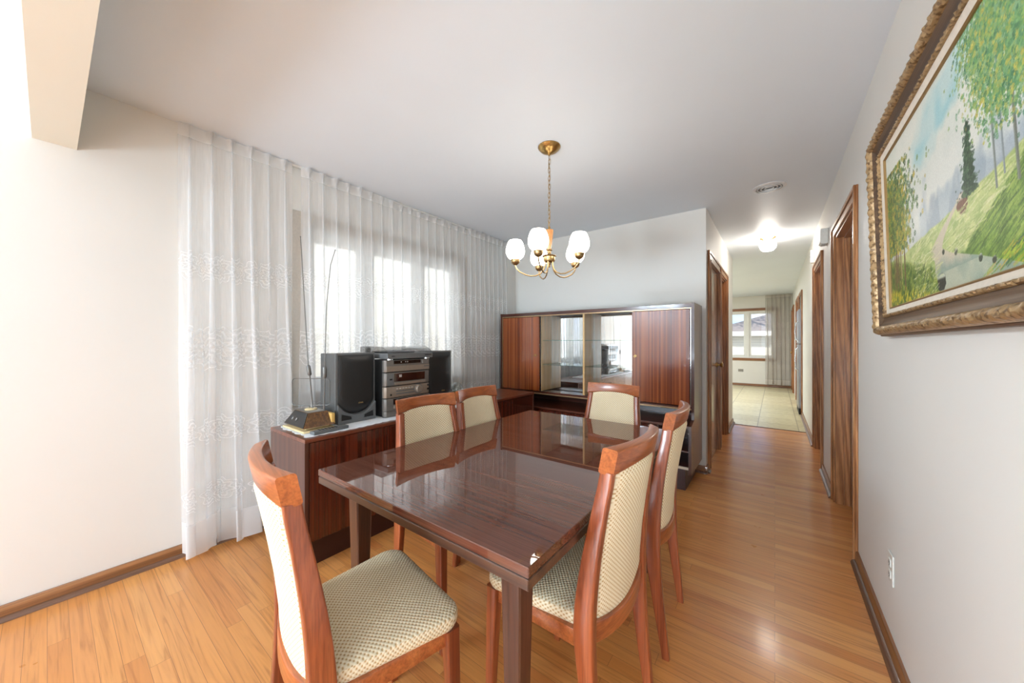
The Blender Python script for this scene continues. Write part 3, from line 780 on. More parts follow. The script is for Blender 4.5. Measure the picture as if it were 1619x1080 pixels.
    obj('backrest', bm, M['fab_back'], t, 60)
    return t
def dup(root, label):
    r = root.copy(); COL.objects.link(r); r['label'] = label
    for ch in list(root.children):
        c = ch.copy(); COL.objects.link(c); c.parent = r
    return r
chairs = [((-.925, .556), (.175, .985), 'cherry dining chair at the near end of the table, largest in the view'),
          ((-.562, 1.045), (-.996, .06), 'cherry dining chair with large visible woven back, on the hallway side, nearer one'),
          ((-.562, 1.585), (-.9986, -.052), 'cherry dining chair seen edge-on, on the hallway side, farther one by the wall unit'),
          ((-1.172, 1.132), (.9975, -.07), 'cherry dining chair on the window side, in front of the stereo tower'),
          ((-1.180, 1.540), (.9985, .055), 'cherry dining chair on the window side, next to the wall unit'),
          ((-.842, 1.960), (-.05, -.999), 'cherry dining chair at the far end of the table, in front of the glass cabinet')]
first = make_chair(chairs[0][2])
for ch_ in first.children:
    ch_.data.transform(Matrix.Scale(1.010, 4, (0, 0, 1)))
for i, ((x, y), fwd, lab) in enumerate(chairs):
    c = first if i == 0 else dup(first, lab)
    c.location = (x, y, 0); c.rotation_euler = (0, 0, math.atan2(fwd[1], fwd[0]) - PI / 2)

# ------------------------------------------------------------------ wall unit
UX0, UX1, UYF, UYB, LYF = -2.578, -.53, 3.205, 3.58, 3.08
U0, U1, DT = .640, 1.532, .53
wu = thing('wall_unit', 'wide glossy mahogany wall unit with mirrored glass display section', 'cabinet', ((UX0 + UX1) / 2, 3.35, 0))
def lpanel(x0, x1):   # side panel, deeper below
    bm = bmesh.new(); pr = [(LYF, .14), (LYF, DT), (UYF, DT + .03), (UYF, U1), (UYB, U1), (UYB, .14)]
    loft(bm, [[V((x, y, z)) for y, z in pr] for x in (x0, x1)], smooth=False); return bm
obj('side_panel', lpanel(UX0, UX0 + .022), M['carcass'], wu); obj('side_panel', lpanel(UX1 - .022, UX1), M['carcass'], wu)
a, b = UX0 + .022, UX1 - .022
obj('top_panel', boxes((a, b, UYF + .012, UYB, U1 - .026, U1 - .004), bev=.001), M['carcass_x'], wu)
obj('back_panel', boxes((a, b, UYB - .012, UYB, .17, U1 - .026)), M['carcass_x'], wu)
obj('upper_bottom_panel', boxes((a, b, UYF + .010, UYB - .012, U0, U0 + .026), bev=.001), M['carcass_x'], wu)
obj('trim_strip', boxes((a, b, UYF + .002, UYF + .0125, U1 - .048, U1 - .038), bev=.002), M['gold'], wu)
obj('trim_strip', boxes((a, b, UYF - .002, UYF + .0105, U0 - .002, U0 + .010), bev=.002), M['gold'], wu)
obj('top_rail', boxes((a, b, UYF + .006, UYF + .022, U1 - .036, U1 - .026)), M['carcass_x'], wu)
obj('trim_strip', boxes((b - .010, b - .003, UYF + .004, UYF + .014, U0 + .03, U1 - .05), bev=.001), M['chrome'], wu)
obj('trim_strip', boxes((a + .003, a + .008, UYF + .004, UYF + .014, U0 + .03, U1 - .05), bev=.001), M['gold'], wu)
DZ0, DZ1 = U0 + .032, U1 - .052
XD1, XG1 = -2.045, -1.042
def key(parent, x, y, z):
    bm = bmesh.new(); lathe(bm, [(0, -.004), (.011, -.004), (.011, -.001), (.004, .0)], (x, y, z), 14, 'y')
    tube(bm, [(x, y - .003, z), (x, y - .022, z)], .0022, 6)
    tube(bm, [(x + .009 * math.cos(q), y - .026, z - .004 + .009 * math.sin(q)) for q in [k * PI / 5 for k in range(10)]], .002, 6, True)
    obj('key', bm, M['brass'], parent)
d = obj('door', boxes((a + .012, XD1, UYF + .004, UYF + .022, DZ0, DZ1), bev=.001), M['mahog'], wu); key(d, XD1 - .045, UYF + .004, 1.06)
d = obj('door', boxes((XG1, b - .014, UYF + .002, UYF + .020, DZ0, DZ1), bev=.001), M['mahog'], wu); key(d, XG1 + .032, UYF + .002, 1.08)
obj('divider', boxes((XD1 + .002, XD1 + .012, UYF + .03, UYB - .012, DZ0, DZ1 + .02)), M['dark'], wu)
YM = 3.445
obj('mirror', boxes((XD1 + .012, XG1 - .004, YM, YM + .004, DZ0, DZ1 + .02)), M['mirror'], wu)
obj('mirror_backing', boxes((XD1 + .004, XG1 + .02, YM + .0045, YM + .016, DZ0, DZ1 + .02)), M['carcass_x'], wu)
obj('side_lining', boxes((XD1 + .0125, XD1 + .018, UYF + .028, YM, DZ0, DZ1 + .02)), M['inside'], wu)
obj('partition', boxes((-1.542, -1.524, UYF + .030, YM, DZ0, DZ1 + .02)), M['inside'], wu)
obj('side_lining', boxes((XG1 - .004, XG1 + .012, UYF + .028, YM, DZ0, DZ1 + .02)), M['inside'], wu)
for z in (1.19 + .028, .955):
    for x0, x1 in ((XD1 + .019, -1.543), (-1.523, XG1 - .005)):
        obj('glass_shelf', boxes((x0, x1, UYF + .045, YM - .003, z, z + .006)), M['glass_edge'], wu)
obj('sliding_glass_door', boxes((XD1 + .004, -1.415, UYF + .010, UYF + .0145, DZ0 - .002, DZ1 + .01)), M['glass'], wu)
obj('sliding_glass_door', boxes((-1.435, XG1 - .002, UYF + .018, UYF + .0225, DZ0 - .002, DZ1 + .01)), M['glass'], wu)
for z0 in (DZ0 - .008, DZ1 + .010): obj('glass_track', boxes((XD1, XG1, UYF + .006, UYF + .026, z0, z0 + .006)), M['carcass_x'], wu)
# lower part
obj('counter', boxes((a, b, LYF + .004, UYB - .012, DT - .022, DT), bev=.002), M['carcass_x'], wu)
obj('trim_strip', boxes((a, b, LYF - .0005, LYF + .0042, DT - .018, DT - .003), bev=.001), M['carcass_x'], wu)
xs = [a, -2.07, -1.56, -1.05, -.80]
obj('lower_bottom_panel', boxes((a, b, LYF + .022, UYB - .012, .175, .197)), M['carcass_x'], wu)
for i, (x0, x1) in enumerate(zip(xs, xs[1:])):
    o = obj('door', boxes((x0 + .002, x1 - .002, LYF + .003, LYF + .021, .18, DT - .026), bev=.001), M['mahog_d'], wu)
    key(o, x1 - .05 if i % 2 == 0 else x0 + .05, LYF + .003, .42)
obj('divider', boxes((-.80, -.785, LYF + .02, UYB - .012, .197, DT - .022)), M['carcass'], wu)
obj('shelf', boxes((-.785, b, LYF + .06, UYB - .012, .30, .312)), M['carcass_x'], wu)
for z in (.49, .46, .235, .275):
    bm = bmesh.new(); tube(bm, [(b - .012, LYF + .05, z), (b, LYF + .05, z)], .003, 6); obj('shelf_pin', bm, M['chrome'], wu)
obj('bottom_edge', boxes((-.785, b, LYF + .004, LYF + .022, .178, .196)), M['linen'], wu)
obj('plinth', boxes((UX0 + .04, -.58, LYF + .03, UYB - .02, 0, .174)), M['plinth'], wu)

# ------------------------------------------------------------------ sideboard
SX0, SX1, SY0, SY1, SZ = -2.40, -1.94, .80, 2.95, .70
sb = thing('sideboard', 'long low dark mahogany sideboard along the window wall', 'sideboard', ((SX0 + SX1) / 2, (SY0 + SY1) / 2, 0))
obj('top_panel', boxes((SX0, SX1, SY0, SY1, SZ - .02, SZ), bev=.001), M['carcass_y'], sb)
obj('side_panel', boxes((SX0, SX1 - .002, SY0, SY0 + .02, .10, SZ - .02), bev=.001), M['carcass'], sb)
obj('side_panel', boxes((SX0, SX1 - .002, SY1 - .02, SY1, .10, SZ - .02), bev=.001), M['carcass'], sb)
obj('carcass', boxes((SX0, SX1 - .024, SY0 + .02, SY1 - .02, .15, SZ - .02)), M['dark'], sb)
obj('plinth', boxes((SX0 + .02, SX1 - .055, SY0 + .04, SY1 - .04, 0, .15)), M['plinth'], sb)
obj('corner_foot', boxes((SX1 - .03, SX1 - .015, SY0 + .005, SY0 + .03, 0, .152)), M['carcass'], sb)
ys = [SY0 + .022, 1.285, 1.77]
for i, (y0, y1) in enumerate(zip(ys, ys[1:])):
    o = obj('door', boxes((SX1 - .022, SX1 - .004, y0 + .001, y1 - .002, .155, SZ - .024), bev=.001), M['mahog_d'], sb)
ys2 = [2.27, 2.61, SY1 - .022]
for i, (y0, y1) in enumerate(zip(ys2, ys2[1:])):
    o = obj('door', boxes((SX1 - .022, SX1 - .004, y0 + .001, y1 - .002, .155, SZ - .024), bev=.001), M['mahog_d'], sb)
for k in range(3):
    z0 = .155 + k * .175; z1 = z0 + .171
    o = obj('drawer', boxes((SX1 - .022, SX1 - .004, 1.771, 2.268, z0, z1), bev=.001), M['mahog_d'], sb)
    for yy in (1.85, 2.19):
        bm = bmesh.new(); lathe(bm, [(0, 0), (.006, 0), (.006, .010), (.012, .014), (.011, .020), (0, .022)], (SX1 - .004, yy, (z0 + z1) / 2), 14, 'x'); obj('knob', bm, M['brass'], o)

# lace runners on the sideboard (scalloped edge)
def doily(label, x0, x1, y0, y1, z, period=.055):
    bm = bmesh.new(); pts = []
    def edge(ax, ay, bx_, by_):
        L = math.hypot(bx_ - ax, by_ - ay); n = max(1, round(L / period)); out = []
        nx, ny = (by_ - ay) / L, -(bx_ - ax) / L
        for i in range(n * 6):
            t = i / (n * 6); s = .009 * abs(math.sin(PI * t * n)) + .006 * math.sin(t * 17 + x0 * 9)
            out.append((ax + (bx_ - ax) * t + nx * s, ay + (by_ - ay) * t + ny * s))
        return out
    pts = edge(x0, y0, x1, y0) + edge(x1, y0, x1, y1) + edge(x1, y1, x0, y1) + edge(x0, y1, x0, y0)
    loft(bm, [[V((x, y, z + .0004)) for x, y in pts], [V((x, y, z + .0022)) for x, y in pts]], smooth=False)
    return tag(obj('lace_runner', bm, M['doily'], None), label, 'cloth')
doily('white scalloped lace runner under the stereo, antenna and speakers', -2.36, -1.975, .835, 1.99, SZ)
doily('small white lace cloth under the jar and little orange box', -2.30, -1.985, 2.03, 2.42, SZ)
ZT = SZ + .0028

# ------------------------------------------------------------------ loudspeakers
def speaker(label, X, y0, y1, rot=0):
    yc = (y0 + y1) / 2; hw = (y1 - y0) / 2
    t = thing('loudspeaker', label, 'speaker', (X - .1, yc, ZT), 'stereo loudspeakers')
    Hs = .435
    obj('cabinet', boxes((X - .21, X - .020, y0 + .004, y1 - .004, ZT, ZT + Hs - .004), bev=.004), M['grey_box'], t)
    bm = bmesh.new()   # front baffle rim
    box(bm, X - .022, X - .004, y0, y1, ZT + .085, ZT + Hs, .006, 2)
    obj('front_rim', bm, M['grey_plastic'], t)
    # cloth grille: rounded bottom like a bowl, slightly domed face
    bm = bmesh.new(); n = 22; rings = []
    zt = ZT + Hs - .012; zs = ZT + .125; zb = ZT + .058; g = hw - .013
    def grid(u, v):
        y = yc + g * u
        if v is None: return y
    rows = []
    for k in range(15):
        f = k / 14; row = []
        for i in range(n + 1):
            u = i / n * 2 - 1
            lo = zs - (zs - zb) * (1 - abs(u) ** 2.3); z = lo + (zt - lo) * f
            bul = .016 * (1 - u * u) ** .6 + .004
            e = min(1, min(f, 1 - f) * 12 + .15)
            row.append((X - .004 + bul * e, yc + g * u, z))
        rows.append(row)
    Vf = [[bm.verts.new(p) for p in r] for r in rows]; Vb = [[bm.verts.new((X - .008, p[1], p[2])) for p in r] for r in rows]
    for k in range(14):
        for i in range(n):
            bm.faces.new((Vf[k][i], Vf[k][i + 1], Vf[k + 1][i + 1], Vf[k + 1][i])); bm.faces.new((Vb[k][i + 1], Vb[k][i], Vb[k + 1][i], Vb[k + 1][i + 1]))
        bm.faces.new((Vf[k][0], Vf[k + 1][0], Vb[k + 1][0], Vb[k][0])); bm.faces.new((Vf[k + 1][n], Vf[k][n], Vb[k][n], Vb[k + 1][n]))
    for i in range(n):
        bm.faces.new((Vf[0][i + 1], Vf[0][i], Vb[0][i], Vb[0][i + 1])); bm.faces.new((Vf[14][i], Vf[14][i + 1], Vb[14][i + 1], Vb[14][i]))
    gr = obj('grille', bm, M['black'], t, 50)
    # sculpted foot below the grille with two ports
    bm = bmesh.new(); Y = [yc + g * 1.05 * (i / n * 2 - 1) for i in range(n + 1)]
    top = []; bot = []
    for i, y in enumerate(Y):
        u = i / n * 2 - 1; lo = (zs - .006) - (zs - zb) * (1 - abs(u) ** 2.3)
        top.append((y, lo)); bot.append((y, ZT))
    ringf = []
    def ring(x, sc=0): return [V((x, y, z - sc)) for y, z in top] + [V((x, y, z)) for y, z in reversed(bot)]
    loft(bm, [ring(X - .018), ring(X + .004), ring(X + .016, .006)], smooth=False)
    foot = obj('foot', bm, M['grey_plastic'], t)
    for s in (-1, 1):
        bm = bmesh.new(); c = yc + s * g * .66
        pr = [(-.038, -.018), (.030, -.018), (.036, .012), (-.030, .030)] if s < 0 else [(-.030, -.018), (.038, -.018), (.030, .030), (-.036, .012)]
        if s < 0: pr = [(-.030, -.020), (.036, -.020), (.034, .002), (-.026, .022)]
        else: pr = [(-.036, -.020), (.030, -.020), (.026, .022), (-.034, .002)]
        pts = [V((0, y_, z_)) for y_, z_ in pr]
        loft(bm, [[V((X + .0155, c + p.y, ZT + .040 + p.z)) for p in pts], [V((X + .0172, c + p.y, ZT + .040 + p.z)) for p in pts]], smooth=False)
        obj('port', bm, M['dark'], foot)
        bm = bmesh.new(); tube(bm, [(X + .0172, c + p.y, ZT + .040 + p.z) for p in pts], .0025, 6, True); obj('port_rim', bm, M['grey_plastic'], foot)
    text_mesh('lettering', 'aiwa', .018, M['goldtext'], t, (X + .0185, yc + .002, ZT + .115), (0, 1, 0), (0, 0, 1))
    return t
speaker('grey and black loudspeaker between the rabbit-ear aerial and the stereo tower', -2.125, 1.052, 1.312)
speaker('grey and black loudspeaker between the stereo tower and the small jar', -2.125, 1.745, 2.0)

# ------------------------------------------------------------------ stereo tower
SXF, sy0, sy1 = -2.055, 1.338, 1.712
st = thing('stereo_tower', 'champagne grey stereo stack of five units with round volume knob', 'stereo', (-2.2, (sy0 + sy1) / 2, ZT))
obj('housing', boxes((-2.33, SXF - .012, sy0 + .012, sy1 - .006, ZT, 1.082), bev=.003), M['black'], st)
levels = [(ZT + .002, .742, 'champagne'), (.746, .826, 'champagne'), (.832, .905, 'champ2'), (.911, .998, 'champagne'), (1.004, 1.084, 'champagne')]
units = []
for z0, z1, mt in levels:
    bm = bmesh.new()
    # slightly domed fascia, chamfered towards the left edge
    secs = []
    for (y, d) in ((sy0, -.014), (sy0 + .012, -.002), (sy0 + .03, .0), (sy1 - .03, .0), (sy1 - .010, -.002), (sy1, -.012)):
        secs.append([V((SXF - .03, y, z0)), V((SXF + d, y, z0)), V((SXF + d + .002, y, z0 + .006)), V((SXF + d + .002, y, z1 - .006)), V((SXF + d, y, z1)), V((SXF - .03, y, z1))])
    loft(bm, secs, smooth=False)
    units.append(obj('fascia', bm, M[mt], st, 20))
XF = SXF + .002
def plate(name, y0, y1, z0, z1, mat, par, d=.0022, bev=.0005): return obj(name, boxes((XF - .001, XF + d, y0, y1, z0, z1), bev=bev), M[mat], par)
# base unit, lower deck
plate('slot', sy0 + .10, sy0 + .30, .712, .732, 'display', units[0])
plate('display', sy0 + .062, sy1 - .045, .785, .822, 'display', units[1]); plate('tray', sy0 + .066, sy1 - .06, .757, .779, 'champ2', units[1], .006, .002); plate('badge', sy0 + .082, sy0 + .102, .797, .815, 'button', units[1], .003)
# amplifier: buttons, two slots, big knob
for i in range(6): plate('button', sy0 + .085 + i * .024, sy0 + .101 + i * .024, .885, .892, 'button', units[2], .004, .0015)
plate('slot', sy0 + .085, sy1 - .14, .868, .876, 'grey_plastic', units[2]); plate('slot', sy0 + .085, sy1 - .14, .850, .858, 'grey_plastic', units[2])
bm = bmesh.new(); lathe(bm, [(0, .018), (.021, .018), (.025, .014), (.027, .004), (.031, .002), (.031, -.001)], (XF, sy1 - .105, .872), 28, 'x'); obj('volume_knob', bm, M['champ2'], units[2])
bm = bmesh.new(); lathe(bm, [(.031, .0), (.034, .003), (.036, .001), (.036, -.001)], (XF, sy1 - .105, .872), 28, 'x'); obj('knob_ring', bm, M['grey_plastic'], units[2])
for (y, z) in ((sy0 + .045, .851), (sy1 - .018, .890), (sy1 - .018, .862)):
    bm = bmesh.new(); lathe(bm, [(0, .003), (.006, .003), (.0075, -.001)], (XF, y, z), 14, 'x'); obj('jack', bm, M['dark'], units[2])
# disc changer: display, tray
plate('display', sy0 + .070, sy1 - .048, .938, .992, 'display_red', units[3]); plate('side_panel', sy0 + .018, sy0 + .064, .915, .993, 'grey_plastic', units[3], .0015)
plate('button', sy0 + .034, sy0 + .054, .950, .960, 'dark', units[3], .003); plate('tray', sy0 + .070, sy1 - .044, .915, .932, 'champ2', units[3], .006, .002)
plate('badge', sy0 + .108, sy0 + .128, .966, .984, 'button', units[3], .003)
# upper unit: dark strip with small readouts, wide bar
plate('display', sy0 + .065, sy1 - .085, 1.058, 1.080, 'display', units[4]); plate('tray', sy0 + .010, sy1 - .008, 1.008, 1.044, 'champ2', units[4], .003, .001)
for i, y in enumerate((.12, .155, .172)): plate('readout', sy0 + y, sy0 + y + .008, 1.066, 1.073, 'button', units[4], .003)
plate('control_pad', sy1 - .07, sy1 - .012, 1.052, 1.080, 'nickel', units[4], .003, .001)
for i in range(4): plate('button', sy1 - .055 + i * .011, sy1 - .047 + i * .011, 1.028, 1.036, 'grey_plastic', units[4], .0045)

# ------------------------------------------------------------------ turntable
tt = thing('turntable', 'grey turntable with clear smoked dust cover on top of the stereo stack', 'turntable', (-2.2, 1.535, 1.086))
ty0, ty1, tx0, tx1 = 1.345, 1.725, -2.385, -2.035
for (x, y) in ((tx1 - .03, ty0 + .035), (tx1 - .03, ty1 - .035), (tx0 + .10, ty0 + .035), (tx0 + .10, ty1 - .035)):
    bm = bmesh.new(); lathe(bm, [(0, 1.0845), (.022, 1.0845), (.022, 1.095), (0, 1.095)], (x, y, 0), 18); obj('foot', bm, M['chrome'], tt)
pl_ = obj('plinth', boxes((tx0, tx1, ty0, ty1, 1.094, 1.130), bev=.003), M['grey_plastic'], tt)
obj('lettering', boxes((tx1, tx1 + .0008, ty0 + .03, ty0 + .055, 1.108, 1.114)), M['black'], tt)
for i in range(5): obj('button', boxes((tx1 - .001, tx1 + .002, ty1 - .072 + i * .012, ty1 - .063 + i * .012, 1.111, 1.118)), M['black'], tt)
bm = bmesh.new(); lathe(bm, [(0, 1.130), (.148, 1.130), (.150, 1.133), (.150, 1.140), (.146, 1.143), (0, 1.143)], (-2.22, 1.515, 0), 48); obj('platter', bm, M['black'], tt)
bm = bmesh.new(); lathe(bm, [(.0, 1.143), (.003, 1.143), (.003, 1.150), (0, 1.151)], (-2.22, 1.515, 0), 12); obj('spindle', bm, M['chrome'], tt)
bm = bmesh.new(); tube(bm, [(-2.33, 1.690, 1.152), (-2.18, 1.692, 1.152), (-2.12, 1.665, 1.149), (-2.10, 1.655, 1.146)], .004, 8); box(bm, -2.12, -2.085, 1.643, 1.668, 1.143, 1.149, .002); lathe(bm, [(0, 1.130), (.022, 1.130), (.020, 1.150), (0, 1.156)], (-2.33, 1.690, 0), 18); obj('tonearm', bm, M['nickel'], tt)
bm = bmesh.new()
sec = [(tx0 + .01, .0), (tx0 + .012, .040), (tx0 + .03, .044), (tx1 - .075, .044), (tx1 - .03, .026), (tx1 - .004, .006)]
rng = []
outer = [V((x, ty0 + .003, 1.131 + z)) for x, z in sec]; inner = [V((x + (.003 if i == 0 else -.003 if i == len(sec) - 1 else 0), ty0 + .003, 1.131 + max(0, z - .003))) for i, (x, z) in enumerate(sec)]
def shift(l, y): return [V((p.x, y, p.z)) for p in l]
loft(bm, [shift(outer, ty0 + .003) + list(reversed(shift(inner, ty0 + .003))), shift(outer, ty1 - .003) + list(reversed(shift(inner, ty1 - .003)))], smooth=False)
for yy in (ty0 + .0032, ty1 - .0062): loft(bm, [shift(outer, yy), shift(outer, yy + .003)], smooth=False)
obj('dust_cover', bm, M['smoke'], tt, 20)
obj('hinge', boxes((tx0 - .004, tx0 + .014, ty0 + .05, ty0 + .085, 1.125, 1.165), bev=.002), M['black'], tt)

# ------------------------------------------------------------------ indoor aerial
an = thing('indoor_antenna', 'small woodgrain rabbit-ear aerial with wire loop on the sideboard end', 'antenna', (-2.20, .93, ZT))
def frustum(b0, b1, t0, t1):
    (x0, y0, z0), (x1, y1) = b0, b1; (u0, w0, z1), (u1, w1) = t0, t1
    return [[V((x0, y0, z0)), V((x1, y0, z0)), V((x1, y1, z0)), V((x0, y1, z0))], [V((u0, w0, z1)), V((u1, w0, z1)), V((u1, w1, z1)), V((u0, w1, z1))]]
obj('stand', boxes((-2.345, -2.058, .842, 1.02, ZT, ZT + .010), (-2.29, -2.10, .87, 1.0, ZT + .010, ZT + .024), bev=.003), M['cream'], an)
bm = bmesh.new(); loft(bm, frustum((-2.335, .848, ZT + .024), (-2.068, 1.018), (-2.335 + .030, .895, ZT + .098), (-2.120, .998)), smooth=False)
bd = obj('case', bm, M['radiowood'], an)
bm = bmesh.new(); # control face lies on the sloped front (facing -Y)
fr_ = [V((-2.328, .849, ZT + .0265)), V((-2.076, .849, ZT + .0265)), V((-2.126, .893, ZT + .095)), V((-2.298, .893, ZT + .095))]
off = V((0, -.0025, .002)); loft(bm, [[p for p in fr_], [p + off for p in fr_]], smooth=False); cf = obj('control_panel', bm, M['black'], bd)
obj('top_plate', boxes((-2.303, -2.122, .897, .996, ZT + .0982, ZT + .1005), bev=.0008), M['nickel'], an)
obj('end_cap', boxes((-2.30, -2.075, 1.0, 1.022, ZT + .024, ZT + .086), bev=.003), M['orange'], an)
for x in (-2.245, -2.195):
    bm = bmesh.new(); c = V((x, .867, ZT + .056)); n_ = V((0, -.84, .53)).normalized()
    tube(bm, [c, c + n_ * .010], .009, 14); obj('dial', bm, M['chrome'], cf)
bm = bmesh.new(); lathe(bm, [(0, ZT + .1005), (.034, ZT + .1005), (.034, ZT + .106), (.028, ZT + .109), (0, ZT + .109)], (-2.22, .95, 0), 24); obj('turning_disc', bm, M['cream'], an)
R_ = V((.799, .601, 0))
c0 = V((-2.22, .95, ZT + .155))
bm = bmesh.new(); hwL, zl0, zl1, rc = .113, ZT + .126, ZT + .285, .018
lp = []
for cx, cz, a0 in ((hwL - rc, zl1 - rc, 0), (-hwL + rc, zl1 - rc, 90), (-hwL + rc, zl0 + rc, 180)):
    for k in range(5):
        q = math.radians(a0 + 90 * k / 4); lp.append(V((-2.22, .95, 0)) + R_ * (cx + rc * math.cos(q)) + V((0, 0, cz + rc * math.sin(q))))
start = V((-2.22, .95, 0)) + R_ * .012; s2 = V((-2.22, .95, 0)) - R_ * .010
pts = [start + V((0, 0, ZT + .107)), start + V((0, 0, zl0)), V((-2.22, .95, 0)) + R_ * (hwL - rc) + V((0, 0, zl0))] + [V((-2.22, .95, 0)) + R_ * (hwL - rc + rc * math.cos(q)) + V((0, 0, zl0 + rc + rc * math.sin(q))) for q in (-PI / 4, 0)] + lp + [s2 + V((0, 0, zl0)), s2 + V((0, 0, ZT + .107))]
tube(bm, pts, .0021, 6); obj('wire_loop', bm, M['wire'], an)
def at_depth(px, py, P0):   # point seen at a pixel, on the camera-parallel plane through P0
    f = 552.6; F_ = V((-.601, .799, 0)); dd = F_.dot(P0)
    return F_ * dd + R_ * ((px - 809.5) / f * dd) + V((0, 0, CAM_H + (540 - py) / f * dd))
PA = V((-2.20, .97, 0)); PB = V((-2.10, 1.0, 0))
for (name, P0, pix) in (('rod', PA, [(494.8, 645), (490, 594), (487.3, 577), (475.3, 374.4)]), ('rod', PB, [(512.2, 649), (513.5, 598), (513.5, 579), (516.7, 480), (522.8, 419), (530, 395.5)])):
    w_ = [at_depth(px, py, P0) for px, py in pix]
    w_[0].z = ZT + .0975
    bm = bmesh.new(); tube(bm, w_[:2], .0045, 8); tube(bm, [w_[1], w_[1] + (w_[2] - w_[1]) * .12, w_[1] + (w_[2] - w_[1]) * .88, w_[2]], [.007, .0115, .0115, .006], 12)
    tube(bm, w_[2:], [.0032] + [.0022] * (len(w_) - 3), 6); lathe(bm, [(0, -.004), (.003, -.003), (.004, 0), (.003, .003), (0, .004)], w_[-1], 8)
    obj('telescopic_rod', bm, M['wire'], an)
# remote control
bm = bmesh.new(); box(bm, -.024, .024, -.10, .10, 0, .018, .006, 2)
bmesh.ops.rotate(bm, verts=list(bm.verts), cent=(0, 0, 0), matrix=Matrix.Rotation(math.radians(4), 3, 'Z')); bmesh.ops.translate(bm, verts=list(bm.verts), vec=(-2.012, .962, ZT + .0002))
rc_ = thing('remote_control', 'slim dark grey remote control at the front edge of the sideboard', 'remote control', (-2.012, .962, ZT))
obj('body', bm, M['grey_plastic'], rc_)
bm = bmesh.new()
for i in range(6):
    for j in range(3): box(bm, -2.026 + j * .011, -2.019 + j * .011, .90 + i * .018, .908 + i * .018, ZT + .0175, ZT + .0195)
obj('keypad', bm, M['dark'], rc_)
# jar and small box
jr = thing('lidded_jar', 'small dark olive jar under a clear glass dome on the white cloth', 'jar', (-2.20, 2.13, ZT))
bm = bmesh.new(); lathe(bm, [(0, ZT), (.05, ZT), (.062, ZT + .03), (.066, ZT + .06), (.055, ZT + .085), (.045, ZT + .088), (0, ZT + .088)], (-2.20, 2.13, 0), 28); obj('bowl', bm, M['jar'], jr)
bm = bmesh.new(); lathe(bm, [(.056, ZT + .0885), (.056, ZT + .10), (.047, ZT + .13), (.028, ZT + .148), (0, ZT + .154)], (-2.20, 2.13, 0), 28); obj('glass_dome', bm, M['jarglass'], jr)
tag(obj('small_box', boxes((-2.10, -2.03, 2.16, 2.25, ZT + .0002, ZT + .030), bev=.004), M['terracotta']), 'little rust-orange box on the lace cloth in front of the jar', 'box')

# ------------------------------------------------------------------ chandelier
CX, CY = -1.138, 1.905
ch = thing('chandelier', 'brass five-arm chandelier with lit opal glass globes over the table', 'chandelier', (CX, CY, H))
bm = bmesh.new(); lathe(bm, [(0, H - .0005), (.070, H - .0005), (.071, H - .006), (.064, H - .016), (.048, H - .030), (.026, H - .041), (.012, H - .046), (.006, H - .055), (0, H - .056)], (CX, CY, 0), 36); obj('canopy', bm, M['brass'], ch)
n_l = 17; z_top, z_bot = H - .056, 1.935
bm = bmesh.new()
for i in range(n_l):
    zc = z_top - (z_top - z_bot) * (i + .5) / n_l; hl = (z_top - z_bot) / n_l * .5 + .006
    ax = V((1, 0, 0)) if i % 2 else V((0, 1, 0)); jx = .002 * math.sin(i * 1.9)
    pts = [V((CX + jx, CY, zc)) + ax * (.0075 * math.cos(q)) + V((0, 0, hl * math.sin(q))) for q in [k * PI / 6 for k in range(12)]]
    tube(bm, pts, .0016, 6, True)
obj('chain', bm, M['brass_a'], ch)
bm = bmesh.new(); tube(bm, [(CX + .004 * math.sin(k), CY + .003 * math.cos(k * 1.3), z_top - (z_top - z_bot) * k / 24) for k in range(25)], .0014, 6); obj('cord', bm, M['brass_a'], ch)
bm = bmesh.new(); lathe(bm, [(0, 1.935), (.007, 1.933), (.007, 1.918), (.011, 1.915), (.011, 1.911), (0, 1.911)], (CX, CY, 0), 16); obj('loop_finial', bm, M['brass'], ch)
bm = bmesh.new(); lathe(bm, [(0, 1.913), (.025, 1.913), (.026, 1.908), (.022, 1.87), (.013, 1.80), (.011, 1.788), (0, 1.788)], (CX, CY, 0), 24); obj('wooden_stem', bm, M['lampwood'], ch)
bm = bmesh.new(); lathe(bm, [(0, 1.790), (.018, 1.790), (.019, 1.784), (.010, 1.780), (.010, 1.77), (.014, 1.757), (.018, 1.752), (.043, 1.751), (.045, 1.747), (.037, 1.742), (.037, 1.722), (.030, 1.712), (.012, 1.708), (.009, 1.695), (.006, 1.69), (.008, 1.682), (0, 1.676)], (CX, CY, 0), 30); obj('hub', bm, M['brass_a'], ch)
for ang in (175, 247, 319, 31, 103):
    q = math.radians(ang); dv = V((.799, .601, 0)) * math.cos(q) + V((-.601, .799, 0)) * math.sin(q); c = V((CX, CY, 0))
    P = [(.024, 1.715), (.027, 1.69), (.036, 1.662), (.055, 1.640), (.085, 1.627), (.118, 1.625), (.150, 1.634), (.186, 1.652), (.206, 1.672), (.214, 1.690), (.215, 1.700)]
    bm = bmesh.new(); tube(bm, [c + dv * r + V((0, 0, z)) for r, z in P], .0042, 8); arm = obj('arm', bm, M['brass_a'], ch)
    g = c + dv * .215
    bm = bmesh.new(); lathe(bm, [(0, 1.696), (.010, 1.697), (.022, 1.706), (.027, 1.716), (.028, 1.727), (.031, 1.729), (.030, 1.731), (0, 1.731)], g, 22); obj('cup', bm, M['brass_a'], arm)
    bm = bmesh.new(); lathe(bm, [(.026, 1.731), (.038, 1.737), (.052, 1.752), (.060, 1.775), (.0605, 1.79), (.056, 1.815), (.048, 1.838), (.040, 1.851), (.036, 1.850), (.036, 1.846)], g, 28, cap=True); obj('glass_globe', bm, M['globe'], arm)

